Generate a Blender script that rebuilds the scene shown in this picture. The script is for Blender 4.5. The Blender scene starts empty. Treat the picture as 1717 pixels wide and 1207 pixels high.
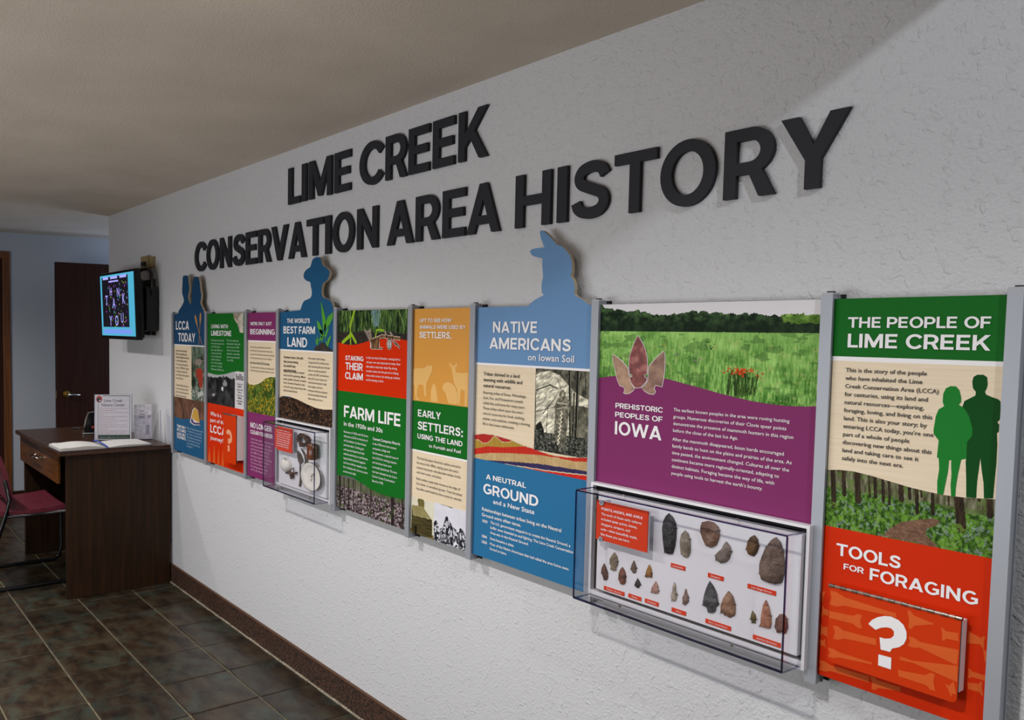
import bpy, math, random
import numpy as np
from mathutils import Matrix, Vector
from mathutils.geometry import tessellate_polygon

# ------------------------------------------------------------------ camera, world, lights, exposure
sc = bpy.context.scene
COL = sc.collection
CAM = np.array([0.0, -1.76045072, 1.5001853])
CR = np.array([0.53836091, 0.84264459, 0.01084606])
CU = np.array([-0.05392615, 0.0216034, 0.99831121])
CW = np.array([-0.84098722, 0.53803661, -0.057071])
F, PX, PY = 1372.613, 564.284, 629.960
cd = bpy.data.cameras.new('camera'); cam = bpy.data.objects.new('camera', cd); COL.objects.link(cam)
M = Matrix.Identity(4)
for i in range(3):
    M[i][0] = CR[i]; M[i][1] = CU[i]; M[i][2] = -CW[i]; M[i][3] = CAM[i]
cam.matrix_world = M
cd.sensor_fit = 'HORIZONTAL'; cd.sensor_width = 36.0; cd.lens = F / 1717 * 36
cd.shift_x = (858.5 - PX) / 1717; cd.shift_y = (PY - 603.5) / 1717
cd.clip_start = 0.02
sc.camera = cam
world = bpy.data.worlds.new('world'); sc.world = world; world.use_nodes = True
world.node_tree.nodes['Background'].inputs[0].default_value = (0.55, 0.6, 0.7, 1)
world.node_tree.nodes['Background'].inputs[1].default_value = 0.04
sc.view_settings.view_transform = 'Standard'; sc.view_settings.look = 'None'
sc.view_settings.gamma = 1.0; sc.view_settings.use_curve_mapping = False
sc.view_settings.exposure = 0.36

def area(name, loc, power, size, rot=(0, 0, 0), col=(1, 1, 1), shape='DISK', sy=None):
    l = bpy.data.lights.new(name, 'AREA'); l.energy = power; l.size = size; l.shape = shape; l.color = col
    if sy: l.size_y = sy
    o = bpy.data.objects.new(name, l); o.location = loc; o.rotation_euler = rot; COL.objects.link(o)
    return o
CEIL = 2.27
# row of recessed downlights 1.55 m off the display wall
for lx, pw in ((-5.65, 62), (-4.70, 40), (-2.80, 105), (-0.92, 84)):
    l = bpy.data.lights.new('downlight_lamp', 'SPOT'); l.energy = pw; l.shadow_soft_size = .05; l.spot_size = math.radians(154); l.spot_blend = .6; l.color = (1.0, 0.965, 0.92)
    o = bpy.data.objects.new('downlight_lamp', l); o.location = (lx, -1.55, 2.262); COL.objects.link(o)
area('room_fill_light', (-2.6, -3.40, 1.0), 38, 3.2, rot=(math.radians(100), 0, 0), col=(0.93, 0.96, 1.0), shape='RECTANGLE', sy=1.1)  # added soft fill from the unseen side of the room, lifts wall and ceiling
area('high_lamp', (1.15, -1.3, 3.12), 24, 0.12, rot=(0, math.radians(28), 0), col=(0.88, 0.94, 1.0))
# daylight from a window in the back hallway
area('hall_window_light', (-6.45, 1.6, 1.2), 10.5, 0.9, rot=(math.radians(-135), 0, 0), col=(0.62, 0.76, 1.0), shape='RECTANGLE', sy=1.2)

# ------------------------------------------------------------------ helpers
def Ux(u, v, axis, val):
    d = CW + CR * (u - PX) / F - CU * (v - PY) / F
    return CAM + (val - CAM[axis]) / d[axis] * d
def lin(c):
    c = np.asarray(c, float)
    return np.where(c <= 0.04045, c / 12.92, ((c + 0.055) / 1.055) ** 2.4)
def h2(s): return tuple(int(s[i:i + 2], 16) / 255 for i in (0, 2, 4))
MATS = {}
def mat(name, rgb, rough=0.5, metal=0.0, spec=0.5, emit=None, coat=0.0, alpha=1.0):
    if name in MATS: return MATS[name]
    m = bpy.data.materials.new(name); m.use_nodes = True
    b = m.node_tree.nodes['Principled BSDF']
    if isinstance(rgb, str): rgb = h2(rgb)
    b.inputs['Base Color'].default_value = (*lin(rgb), 1)
    b.inputs['Roughness'].default_value = rough; b.inputs['Metallic'].default_value = metal
    b.inputs['Specular IOR Level'].default_value = spec; b.inputs['Coat Weight'].default_value = coat
    if emit: b.inputs['Emission Color'].default_value = (*lin(emit[0]), 1); b.inputs['Emission Strength'].default_value = emit[1]
    MATS[name] = m
    return m
def nodes(m): return m.node_tree.nodes, m.node_tree.links
def noise_mat(name, c1, c2, scale=8, rough=0.5, bump=0.0, bscale=None, stretch=(1, 1, 1), detail=6, spec=0.5, c3=None, lo=0.35, hi=0.65, metal=0.0, bdist=0.01, world=True):
    if name in MATS: return MATS[name]
    m = mat(name, c1, rough, metal, spec); n, l = nodes(m); b = n['Principled BSDF']
    if world:
        g = n.new('ShaderNodeNewGeometry'); src = g.outputs['Position']
    else:
        g = n.new('ShaderNodeTexCoord'); src = g.outputs['Object']
    mp = n.new('ShaderNodeMapping'); mp.inputs['Scale'].default_value = stretch; l.new(src, mp.inputs['Vector'])
    t = n.new('ShaderNodeTexNoise'); t.inputs['Scale'].default_value = scale; t.inputs['Detail'].default_value = detail
    l.new(mp.outputs[0], t.inputs['Vector'])
    r = n.new('ShaderNodeValToRGB'); l.new(t.outputs['Fac'], r.inputs[0]); l.new(r.outputs[0], b.inputs['Base Color'])
    r.color_ramp.elements[0].position = lo; r.color_ramp.elements[1].position = hi
    r.color_ramp.elements[0].color = (*lin(h2(c1)), 1); r.color_ramp.elements[1].color = (*lin(h2(c2)), 1)
    if c3:
        e = r.color_ramp.elements.new((lo + hi) / 2); e.color = (*lin(h2(c3)), 1)
    if bump:
        t2 = n.new('ShaderNodeTexNoise'); t2.inputs['Scale'].default_value = bscale or scale * 3; t2.inputs['Detail'].default_value = 4
        l.new(mp.outputs[0], t2.inputs['Vector'])
        bp = n.new('ShaderNodeBump'); bp.inputs['Strength'].default_value = bump; bp.inputs['Distance'].default_value = bdist
        l.new(t2.outputs['Fac'], bp.inputs['Height']); l.new(bp.outputs[0], b.inputs['Normal'])
    return m

class MB:
    def __init__(s): s.v = []; s.f = []; s.m = []
    def add(s, vs, fs, mi=0):
        k = len(s.v); s.v += [tuple(map(float, q)) for q in vs]; s.f += [tuple(k + i for i in q) for q in fs]; s.m += [mi] * len(fs)
        return s
    def box(s, x0, x1, y0, y1, z0, z1, mi=0):
        return s.add([(x, y, z) for x in (x0, x1) for y in (y0, y1) for z in (z0, z1)],
                     [(0, 1, 3, 2), (4, 6, 7, 5), (0, 4, 5, 1), (2, 3, 7, 6), (0, 2, 6, 4), (1, 5, 7, 3)], mi)
    def prism(s, loops, y0, y1, front=0, side=0, back=True):
        """loops in (x, z); extruded from y0 (front, nearer the room) to y1"""
        pts = [[Vector((a, b, 0)) for a, b in lp] for lp in loops]
        tr = tessellate_polygon(pts); flat = [q for lp in loops for q in lp]
        s.add([(a, y0, b) for a, b in flat], tr, front)
        if back: s.add([(a, y1, b) for a, b in flat], tr, side)
        for lp in loops:
            n = len(lp)
            s.add([(a, y0, b) for a, b in lp] + [(a, y1, b) for a, b in lp],
                  [(i, (i + 1) % n, n + (i + 1) % n, n + i) for i in range(n)], side)
        return s
    def flat(s, loops, y, mi=0):
        tr = tessellate_polygon([[Vector((a, b, 0)) for a, b in lp] for lp in loops])
        return s.add([(a, y, b) for lp in loops for a, b in lp], tr, mi)
    def tube(s, pts, r, n=8, mi=0, closed=False):
        pts = [np.array(p, float) for p in pts]; rings = []
        N = len(pts); rr = r if hasattr(r, '__len__') else [r] * N
        up = np.array([0.13, 0.21, 1.0])
        for i, p in enumerate(pts):
            a = pts[(i - 1) % N] if (closed or i > 0) else p; b = pts[(i + 1) % N] if (closed or i < N - 1) else p
            t = b - a; t = t / (np.linalg.norm(t) + 1e-12)
            e1 = np.cross(t, up); 
            if np.linalg.norm(e1) < 0.05: e1 = np.cross(t, (1, 0, 0))
            e1 /= np.linalg.norm(e1); e2 = np.cross(t, e1)
            rings += [p + rr[i] * (math.cos(q * 2 * math.pi / n) * e1 + math.sin(q * 2 * math.pi / n) * e2) for q in range(n)]
        fs = []
        for i in range(N if closed else N - 1):
            j = (i + 1) % N
            fs += [(i * n + q, i * n + (q + 1) % n, j * n + (q + 1) % n, j * n + q) for q in range(n)]
        if not closed: fs += [tuple(range(n)), tuple(range((N - 1) * n, N * n))]
        return s.add(rings, fs, mi)
    def lathe(s, prof, c, axis='z', n=24, mi=0, caps=True):
        vs = []
        for r, h in prof:
            for q in range(n):
                a = q * 2 * math.pi / n; x, y = r * math.cos(a), r * math.sin(a)
                p = {'z': (x, y, h), 'y': (x, h, y), 'x': (h, x, y)}[axis]
                vs.append((c[0] + p[0], c[1] + p[1], c[2] + p[2]))
        fs = [(i * n + q, i * n + (q + 1) % n, (i + 1) * n + (q + 1) % n, (i + 1) * n + q) for i in range(len(prof) - 1) for q in range(n)]
        if caps: fs += [tuple(range(n)), tuple(range((len(prof) - 1) * n, len(prof) * n))]
        return s.add(vs, fs, mi)
    def build(s, name, mats, parent=None, smooth=False, bevel=0, label=None):
        me = bpy.data.meshes.new(name); me.from_pydata(s.v, [], s.f)
        for m in (mats if isinstance(mats, (list, tuple)) else [mats]): me.materials.append(m)
        me.polygons.foreach_set('material_index', s.m)
        if smooth: me.polygons.foreach_set('use_smooth', [True] * len(me.polygons))
        o = bpy.data.objects.new(name, me); COL.objects.link(o)
        if parent: o.parent = parent
        if bevel:
            md = o.modifiers.new('bevel', 'BEVEL'); md.width = bevel; md.segments = 2; md.limit_method = 'ANGLE'
        if label: o['label'] = label
        return o
def tag(o, label=None, cat=None, group=None, kind=None):
    if label: o['label'] = label
    if cat: o['category'] = cat
    if group: o['group'] = group
    if kind: o['kind'] = kind
    return o
def empty(name, loc=(0, 0, 0)):
    o = bpy.data.objects.new(name, None); o.empty_display_size = 0.05; o.location = loc; COL.objects.link(o); return o
def rebase(o, loc):
    """move a mesh object's origin to loc without moving its vertices or its children"""
    off = Vector(loc) - o.location
    o.data.transform(Matrix.Translation(-off)); o.location = loc
    for ch in o.children: ch.location -= off
    return o

# ------------------------------------------------------------------ lettering
def arc(cx, cy, rx, ry, a0, a1, n=14):
    return [(cx + rx * math.cos(math.radians(a0 + (a1 - a0) * i / n)), cy + ry * math.sin(math.radians(a0 + (a1 - a0) * i / n))) for i in range(n + 1)]
def catmull(P, n=5):
    out = []
    for i in range(len(P) - 1):
        p0, p1, p2, p3 = P[max(i - 1, 0)], P[i], P[i + 1], P[min(i + 2, len(P) - 1)]
        for k in range(n):
            t = k / n
            out.append(tuple(0.5 * (2 * p1[j] + (p2[j] - p0[j]) * t + (2 * p0[j] - 5 * p1[j] + 4 * p2[j] - p3[j]) * t * t + (3 * p1[j] - p0[j] - 3 * p2[j] + p3[j]) * t ** 3) for j in (0, 1)))
    return out + [P[-1]]
def ribbon(path, hw):
    L, R = [], []
    for i, p in enumerate(path):
        a, b = path[max(i - 1, 0)], path[min(i + 1, len(path) - 1)]
        dx, dy = b[0] - a[0], b[1] - a[1]; d = math.hypot(dx, dy) + 1e-9
        L.append((p[0] - dy / d * hw, p[1] + dx / d * hw)); R.append((p[0] + dy / d * hw, p[1] - dx / d * hw))
    return L + R[::-1]
def cap(ch, t):
    """bold geometric capitals, cap height 1, returns (loops, width)"""
    h = t * 0.86
    if ch == 'I': return [[(0, 0), (t, 0), (t, 1), (0, 1)]], t
    if ch == 'L': w = .64; return [[(0, 0), (w, 0), (w, h), (t, h), (t, 1), (0, 1)]], w
    if ch in 'EF':
        w = .70 if ch == 'E' else .68; m = .5 - h / 2 + .01
        if ch == 'E': return [[(0, 0), (w, 0), (w, h), (t, h), (t, m), (w - .05, m), (w - .05, m + h), (t, m + h), (t, 1 - h), (w, 1 - h), (w, 1), (0, 1)]], w
        m -= .04
        return [[(0, 0), (t, 0), (t, m), (w - .06, m), (w - .06, m + h), (t, m + h), (t, 1 - h), (w, 1 - h), (w, 1), (0, 1)]], w
    if ch == 'T': w = .84; return [[(w / 2 - t / 2, 0), (w / 2 + t / 2, 0), (w / 2 + t / 2, 1 - h), (w, 1 - h), (w, 1), (0, 1), (0, 1 - h), (w / 2 - t / 2, 1 - h)]], w
    if ch == 'H': w = .88; m = .5 - h / 2; return [[(0, 0), (t, 0), (t, m), (w - t, m), (w - t, 0), (w, 0), (w, 1), (w - t, 1), (w - t, m + h), (t, m + h), (t, 1), (0, 1)]], w
    if ch == 'M': w = 1.10; return [[(0, 0), (0, 1), (1.1 * t, 1), (w / 2, .40), (w - 1.1 * t, 1), (w, 1), (w, 0), (w - t, 0), (w - t, .64), (w / 2 + .09, .04), (w / 2 - .09, .04), (t, .64), (t, 0)]], w
    if ch == 'N': w = .88; return [[(0, 0), (0, 1), (t * .95, 1), (w - t, .36), (w - t, 1), (w, 1), (w, 0), (w - t * .95, 0), (t, .64), (t, 0)]], w
    if ch == 'A':
        w = .98; s = w / 2 - t * .52; a = 1.1 * t; ya = (w / 2 - a) / s; y1 = .18; y2 = y1 + h * .95
        return [[(0, 0), (w / 2 - t * .52, 1), (w / 2 + t * .52, 1), (w, 0), (w - a, 0), (w - a - s * y1, y1), (a + s * y1, y1), (a, 0)],
                [(a + s * y2, y2), (w / 2, ya), (w - a - s * y2, y2)]], w
    if ch == 'V':
        w = .96; s = w / 2 - .52 * t; a = 1.1 * t; y = 1 - (w / 2 - a) / s
        return [[(0, 1), (w / 2 - .52 * t, 0), (w / 2 + .52 * t, 0), (w, 1), (w - a, 1), (w / 2, y), (a, 1)]], w
    if ch == 'Y': w = .92; return [[(0, 1), (1.2 * t, 1), (w / 2, .59), (w - 1.2 * t, 1), (w, 1), (w / 2 + t / 2, .39), (w / 2 + t / 2, 0), (w / 2 - t / 2, 0), (w / 2 - t / 2, .39)]], w
    if ch == 'K': w = .90; return [[(0, 0), (0, 1), (t, 1), (t, .54), (w - .04 - 1.2 * t, 1), (w - .02, 1), (.50, .57), (w, 0), (w - 1.2 * t, 0), (.37, .43), (t, .27), (t, 0)]], w
    if ch == 'W':
        w = 1.42; b1, b2 = .27 * w, .73 * w
        return [[(0, 1), (b1 - .5 * t, 0), (b1 + .5 * t, 0), (w / 2, .66), (b2 - .5 * t, 0), (b2 + .5 * t, 0), (w, 1), (w - 1.05 * t, 1), (b2, .34), (w / 2 + .45 * t, 1), (w / 2 - .45 * t, 1), (b1, .34), (1.05 * t, 1)]], w
    if ch == 'O': w = 1.0; return [arc(w / 2, .5, w / 2, .515, 0, 360, 36)[:-1], arc(w / 2, .5, w / 2 - t, .515 - h, 0, 360, 36)[:-1]], w
    if ch == 'C': w = .95; R = w / 2 + .03; return [arc(R, .5, R, .515, 37, 323, 28) + arc(R, .5, R - t, .515 - h, 326, 34, 24)], w - .03
    if ch == 'G':
        w = .98; R = w / 2
        return [arc(R, .5, R, .515, 44, 305, 28) + [(w * .97, .15), (w * .97, .55), (w * .54, .55), (w * .54, .55 - h), (w * .97 - t, .55 - h), (w * .97 - t, .24)] + arc(R, .5, R - t, .515 - h, 302, 49, 24)], w
    if ch == 'S':
        p = catmull([(.695, .735), (.64, .83), (.54, .885), (.40, .90), (.23, .85), (.155, .73), (.21, .61), (.42, .515), (.63, .42), (.685, .28), (.60, .15), (.42, .10), (.25, .12), (.14, .19), (.095, .30)])
        return [ribbon(p, t * .47)], .80
    if ch == 'U': w = .86; return [[(0, 1), (0, w / 2 - .03)] + arc(w / 2, w / 2 - .05, w / 2, w / 2 - .04, 180, 360, 16) + [(w, 1), (w - t, 1)] + arc(w / 2, w / 2 - .05, w / 2 - t, w / 2 - .04 - h, 360, 180, 14) + [(t, 1)]], w
    if ch == 'J': w = .58; return [[(w, 1), (w - t, 1)] + arc(w / 2, .3, w / 2 - t, .3 - h, 360, 215, 10) + arc(w / 2, .3, w / 2, .31, 205, 360, 12)], w
    if ch == 'D': w = .90; k = .38; return [[(0, 0), (0, 1)] + arc(k, .5, w - k, .5, 90, -90, 20), [(t, h), (t, 1 - h)] + arc(k, .5, w - k - t, .5 - h, 90, -90, 16)], w
    if ch in 'PR':
        w = .80; k = .42; b = .33; c = (1 + b) / 2; ry = (1 - b) / 2
        hole = [(t, b + h), (t, 1 - h)] + arc(k, c, w - k - t, ry - h, 90, -90, 12)
        if ch == 'P': return [[(0, 0), (0, 1)] + arc(k, c, w - k, ry, 90, -90, 18) + [(t, b), (t, 0)], hole], w
        return [[(0, 0), (0, 1)] + arc(k, c, w - k, ry, 90, -58, 18) + [(w + .03, 0), (w + .03 - 1.18 * t, 0), (k, b), (t, b), (t, 0)], hole], w + .03
    if ch == 'B':
        w = .80; k = .44
        return [[(0, 0), (0, 1)] + arc(k - .02, .76, w - k - .02, .24, 90, -75, 10) + arc(k, .27, w - k, .27, 75, -90, 12),
                [(t, h), (t, .5 - h * .35)] + arc(k, .29, w - k - t, .5 - h * .35 - .29, 90, 0, 5) + arc(k, .29, w - k - t, .29 - h, 0, -90, 5),
                [(t, .5 + h * .65), (t, 1 - h)] + arc(k - .02, .76, w - k - t, .24 - h, 90, -90, 8)], w
    return None
GL = {}
CAPB = None
def bglyph(ch, off):
    global CAPB
    key = (ch, off)
    if key in GL: return GL[key]
    cu = bpy.data.curves.new('g', 'FONT'); cu.size = 1; cu.resolution_u = 2; cu.offset = off
    def conv(s):
        cu.body = s; o = bpy.data.objects.new('g', cu); COL.objects.link(o)
        dg = bpy.context.evaluated_depsgraph_get(); oe = o.evaluated_get(dg); me = oe.to_mesh()
        v = np.array([q.co[:2] for q in me.vertices]).reshape(-1, 2); f = [tuple(p.vertices) for p in me.polygons]
        oe.to_mesh_clear(); bpy.data.objects.remove(o); return v, f
    if CAPB is None:
        v, f = conv('H'); CAPB = v[:, 1].max()
    v2, _ = conv('|' + ch + '|'); v1, _ = conv('||')
    adv = (v2[:, 0].max() - v1[:, 0].max())
    v, f = conv(ch) if ch != ' ' else (np.zeros((0, 2)), [])
    GL[key] = (v / CAPB, f, adv / CAPB)
    bpy.data.curves.remove(cu)
    return GL[key]
def glyph(ch, style):
    if style == 'H':
        key = (ch, 'H')
        if key in GL: return GL[key]
        c = cap(ch, .205)
        if c:
            fl = [q for lp in c[0] for q in lp]; tr = tessellate_polygon([[Vector((a, b, 0)) for a, b in lp] for lp in c[0]])
            GL[key] = (np.array(fl), tr, c[1] + (.13 if ch in 'INHMUDEB' else .075)); return GL[key]
        return bglyph(ch, .03) if ch != ' ' else (np.zeros((0, 2)), [], .36)
    return bglyph(ch, {'B': .002, 'BB': .012}[style])
def layout(s, style):
    x = 0; vs = []; fs = []; k = 0
    for ch in s:
        v, f, adv = glyph(ch, style)
        if len(v): vs.append(v + [x, 0]); fs += [tuple(k + i for i in q) for q in f]; k += len(v)
        x += adv
    v = np.vstack(vs); return v, fs
class Crop:
    def __init__(s, ox, oy, k): s.o = (ox, oy, k)
    def __call__(s, q, y): p = Ux(s.o[0] + q[0] / s.o[2], s.o[1] + q[1] / s.o[2], 1, y); return (p[0], p[2])
    def loop(s, pts, y): return [s(q, y) for q in pts]
def text_line(mb, cr, s, y, left, right, top, style='H'):
    """left = baseline start, right = point at the right end, top = cap height mark above the start"""
    a = cr(left, y); b = cr(right, y); t = cr((left[0], top), y)
    v, f = layout(s, style); x0, x1 = v[:, 0].min(), v[:, 0].max()
    z = (a[1] + b[1]) / 2; H = t[1] - a[1]
    mb.add([(a[0] + (q[0] - x0) / (x1 - x0) * (b[0] - a[0]), y, z + q[1] * H) for q in v], f)
def para(mb, cr, lines, y, p0, p1, ref, right, style='B', hk=None):
    """first baseline at p0, last baseline at p1; line number ref reaches to point right"""
    a, b = cr(p0, y), cr(p1, y); r = cr(right, y)[0]
    v, f = layout(lines[ref], style); k = (r - a[0]) / v[:, 0].max()
    n = max(len(lines) - 1, 1); sp = (a[1] - b[1]) / n if len(lines) > 1 else 0
    kz = hk or k
    if len(lines) > 1: kz = min(max(k, sp * .42), sp * .58)
    for i, s in enumerate(lines):
        if not s: continue
        v, f = layout(s, style)
        mb.add([(a[0] + q[0] * k, y, a[1] - sp * i + q[1] * kz) for q in v], f)

# ------------------------------------------------------------------ printed pictures (painted cell by cell on a fine grid)
def lattice(X, Y, seed):
    rs = np.random.RandomState(seed); T = rs.rand(256, 256)
    xi = np.floor(X).astype(int); yi = np.floor(Y).astype(int); fx = X - xi; fy = Y - yi
    fx = fx * fx * (3 - 2 * fx); fy = fy * fy * (3 - 2 * fy)
    g = lambda a, b: T[a % 256, b % 256]
    return (g(xi, yi) * (1 - fx) + g(xi + 1, yi) * fx) * (1 - fy) + (g(xi, yi + 1) * (1 - fx) + g(xi + 1, yi + 1) * fx) * fy
def fbm(X, Y, sx, sy, seed, o=4):
    r = 0; a = .5; tot = 0
    for i in range(o):
        r = r + a * lattice(X * sx * 2 ** i + 17.3 * i, Y * sy * 2 ** i + 5.1 * i, seed + i); tot += a; a *= .6
    return r / tot
def inside(X, Z, poly):
    c = np.zeros(X.shape, bool); n = len(poly)
    for i in range(n):
        x1, z1 = poly[i]; x2, z2 = poly[(i + 1) % n]
        if z1 == z2: continue
        c ^= ((z1 > Z) != (z2 > Z)) & (X < (x2 - x1) * (Z - z1) / (z2 - z1) + x1)
    return c
def segd(X, Z, a, b):
    dx, dz = b[0] - a[0], b[1] - a[1]; t = np.clip(((X - a[0]) * dx + (Z - a[1]) * dz) / (dx * dx + dz * dz + 1e-12), 0, 1)
    return np.hypot(X - a[0] - t * dx, Z - a[1] - t * dz)
class Pic:
    def __init__(s, x0, x1, z0, z1, cell):
        s.nx = max(int((x1 - x0) / cell), 4); s.nz = max(int((z1 - z0) / cell * .8), 4)
        s.b = (x0, x1, z0, z1)
        xs = x0 + (np.arange(s.nx) + .5) * (x1 - x0) / s.nx; zs = z0 + (np.arange(s.nz) + .5) * (z1 - z0) / s.nz
        s.X, s.Z = np.meshgrid(xs, zs); s.U = (s.X - x0) / (x1 - x0); s.V = (s.Z - z0) / (z1 - z0)
        s.c = np.zeros((s.nz, s.nx, 3))
    def n(s, sx, sy, seed, o=4): return fbm(s.X, s.Z, sx, sy, seed, o)
    def fill(s, mask, col, a=1.0):
        m = np.asarray(mask, float)[..., None] * a; s.c[:] = s.c * (1 - m) + np.asarray(col, float) * m
    def mixc(s, c1, c2, t): t = np.clip(t, 0, 1)[..., None]; return np.asarray(c1) * (1 - t) + np.asarray(c2) * t
    def line(s, a, b, w, col, al=1.0): s.fill(segd(s.X, s.Z, a, b) < w, col, al)
    def build(s, name, parent, y, gain=1.0, clip=None):
        x0, x1, z0, z1 = s.b; gx = np.linspace(x0, x1, s.nx + 1); gz = np.linspace(z0, z1, s.nz + 1)
        GX, GZ = np.meshgrid(gx, gz); nv = GX.size
        co = np.stack([GX.ravel(), np.full(nv, y), GZ.ravel()], 1).astype(np.float32)
        i = np.arange(s.nz)[:, None] * (s.nx + 1) + np.arange(s.nx)[None]
        q = np.stack([i, i + 1, i + s.nx + 2, i + s.nx + 1], -1).reshape(-1, 4)
        c = np.clip(s.c * gain, 0, 1).reshape(-1, 3)
        if clip is not None:
            k = inside(s.X, s.Z, clip).ravel(); q = q[k]; c = c[k]
        nf = len(q); me = bpy.data.meshes.new(name)
        me.vertices.add(nv); me.vertices.foreach_set('co', co.ravel())
        me.loops.add(nf * 4); me.loops.foreach_set('vertex_index', q.ravel().astype(np.int32))
        me.polygons.add(nf); me.polygons.foreach_set('loop_start', np.arange(0, nf * 4, 4, dtype=np.int32))
        me.update(calc_edges=True)
        at = me.color_attributes.new('print', 'FLOAT_COLOR', 'CORNER')
        rgba = np.concatenate([lin(c), np.ones((nf, 1))], 1).astype(np.float32)
        at.data.foreach_set('color', np.repeat(rgba, 4, 0).ravel())
        me.materials.append(M_PRINT)
        o = bpy.data.objects.new(name, me); COL.objects.link(o); o.parent = parent
        return o
M_PRINT = mat('printed_photo', (.5, .5, .5), .5, spec=.08)
n_, l_ = nodes(M_PRINT); at_ = n_.new('ShaderNodeVertexColor'); at_.layer_name = 'print'
l_.new(at_.outputs[0], n_['Principled BSDF'].inputs['Base Color'])

# ------------------------------------------------------------------ materials
def wall_paint(name, c, strength):
    m = mat(name, c, .62, spec=.35); n, l = nodes(m); b = n['Principled BSDF']
    g = n.new('ShaderNodeNewGeometry')
    t1 = n.new('ShaderNodeTexNoise'); t1.inputs['Scale'].default_value = 130; t1.inputs['Detail'].default_value = 3
    t2 = n.new('ShaderNodeTexNoise'); t2.inputs['Scale'].default_value = 48; t2.inputs['Detail'].default_value = 5; t2.inputs['Distortion'].default_value = .6
    for t in (t1, t2): l.new(g.outputs['Position'], t.inputs['Vector'])
    r = n.new('ShaderNodeMapRange'); r.inputs[1].default_value = .56; r.inputs[2].default_value = .66; l.new(t2.outputs[0], r.inputs[0])
    a = n.new('ShaderNodeMath'); a.operation = 'MULTIPLY_ADD'; a.inputs[1].default_value = .42
    l.new(r.outputs[0], a.inputs[0]); l.new(t1.outputs[0], a.inputs[2])
    bp = n.new('ShaderNodeBump'); bp.inputs['Strength'].default_value = strength; bp.inputs['Distance'].default_value = .003
    l.new(a.outputs[0], bp.inputs['Height']); l.new(bp.outputs[0], b.inputs['Normal'])
    return m
M_WALL = wall_paint('textured_grey_paint', 'cdced2', .85)
M_HALL = wall_paint('hall_paint', 'b4bbc6', .3)
M_CEIL = noise_mat('popcorn_ceiling', 'c9bdaf', 'd4c8bb', 3, .9, bump=.5, bscale=190, bdist=.004, lo=.3, hi=.7)
M_TILE = noise_mat('slate_tile', '1e1710', '3f3729', 9, .34, bump=.35, bscale=22, c3='34271b', stretch=(1, 1.6, 1), bdist=.004)
def tile_extra():
    n, l = nodes(M_TILE); b = n['Principled BSDF']
    src = b.inputs['Base Color'].links[0].from_socket
    g = n.new('ShaderNodeNewGeometry'); oi = n.new('ShaderNodeObjectInfo')
    mp = n.new('ShaderNodeVectorMath'); mp.operation = 'MULTIPLY_ADD'; l.new(g.outputs['Position'], mp.inputs[0]); mp.inputs[1].default_value = (1, 1, 1)
    cb = n.new('ShaderNodeCombineXYZ'); mm = n.new('ShaderNodeMath'); mm.operation = 'MULTIPLY'; mm.inputs[1].default_value = 37.0
    l.new(oi.outputs['Random'], mm.inputs[0]); l.new(mm.outputs[0], cb.inputs[2]); l.new(cb.outputs[0], mp.inputs[2])
    t = n.new('ShaderNodeTexNoise'); t.inputs['Scale'].default_value = 6; t.inputs['Detail'].default_value = 12; t.inputs['Roughness'].default_value = .65; t.inputs['Distortion'].default_value = 1.0
    l.new(mp.outputs[0], t.inputs['Vector'])
    r = n.new('ShaderNodeMapRange'); r.inputs[1].default_value = .48; r.inputs[2].default_value = .72; l.new(t.outputs[0], r.inputs[0])
    mx = n.new('ShaderNodeMix'); mx.data_type = 'RGBA'; l.new(r.outputs[0], mx.inputs[0]); l.new(src, mx.inputs[6]); mx.inputs[7].default_value = (*lin(h2('39423a')), 1)
    t2 = n.new('ShaderNodeMapRange'); t2.inputs[3].default_value = .75; t2.inputs[4].default_value = 1.3; l.new(oi.outputs['Random'], t2.inputs[0])
    mu = n.new('ShaderNodeVectorMath'); mu.operation = 'SCALE'; l.new(mx.outputs[2], mu.inputs[0]); l.new(t2.outputs[0], mu.inputs['Scale'])
    l.new(mu.outputs[0], b.inputs['Base Color'])
tile_extra()
M_GROUT = noise_mat('grout', '6a6250', '8a8068', 60, .9)
M_BASE = noise_mat('aggregate_base', '1d130e', '56392a', 150, .6, bump=.4, bscale=200, c3='38251b', detail=2, lo=.38, hi=.62, bdist=.002)
M_BASETOP = mat('base_edge', '55351e', .5)
M_CAULK = noise_mat('caulk', '8c8270', 'b5ab98', 90, .8)
M_WOOD = noise_mat('dark_walnut', '1b0f05', '321d0b', 9, .5, spec=.25, bump=.1, bscale=60, stretch=(6, 6, .35), lo=.3, hi=.7, bdist=.001)
M_WOODT = noise_mat('walnut_top', '2a170b', '482a15', 9, .32, stretch=(.5, 7, 6), lo=.3, hi=.7)
M_WOODF = noise_mat('walnut_drawer', '44240c', '6a3c15', 9, .35, stretch=(.5, 7, 7), lo=.3, hi=.7)
M_DOOR = noise_mat('door_veneer', '2a120b', '3a1d12', 7, .6, spec=.2, stretch=(8, 8, .3), lo=.3, hi=.7)
M_CASING = noise_mat('oak_casing', '5c3313', '7a4719', 8, .45, stretch=(8, 8, .4))
M_ALU = mat('satin_aluminium', '9a9ea7', .45, metal=.3)
M_ALUD = mat('dark_channel', '34373c', .6)
M_BLACK = mat('black_plastic', '0c0c0e', .4)
M_BLACKM = mat('matte_black', '151517', .7)
M_LETTER = mat('charcoal_letter', '24252c', .6, spec=.3)
M_MDF = mat('cut_board_edge', 'b9a990', .7)
M_WHITE = mat('white_print', 'e9e7ea', .45)
M_DARKTX = mat('dark_text', '2a2724', .5)
M_CREAM = noise_mat('cream_wood_print', 'dcc8aa', 'e3d2b7', 5, .45, stretch=(1.2, 1, 55), lo=.35, hi=.65)
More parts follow.
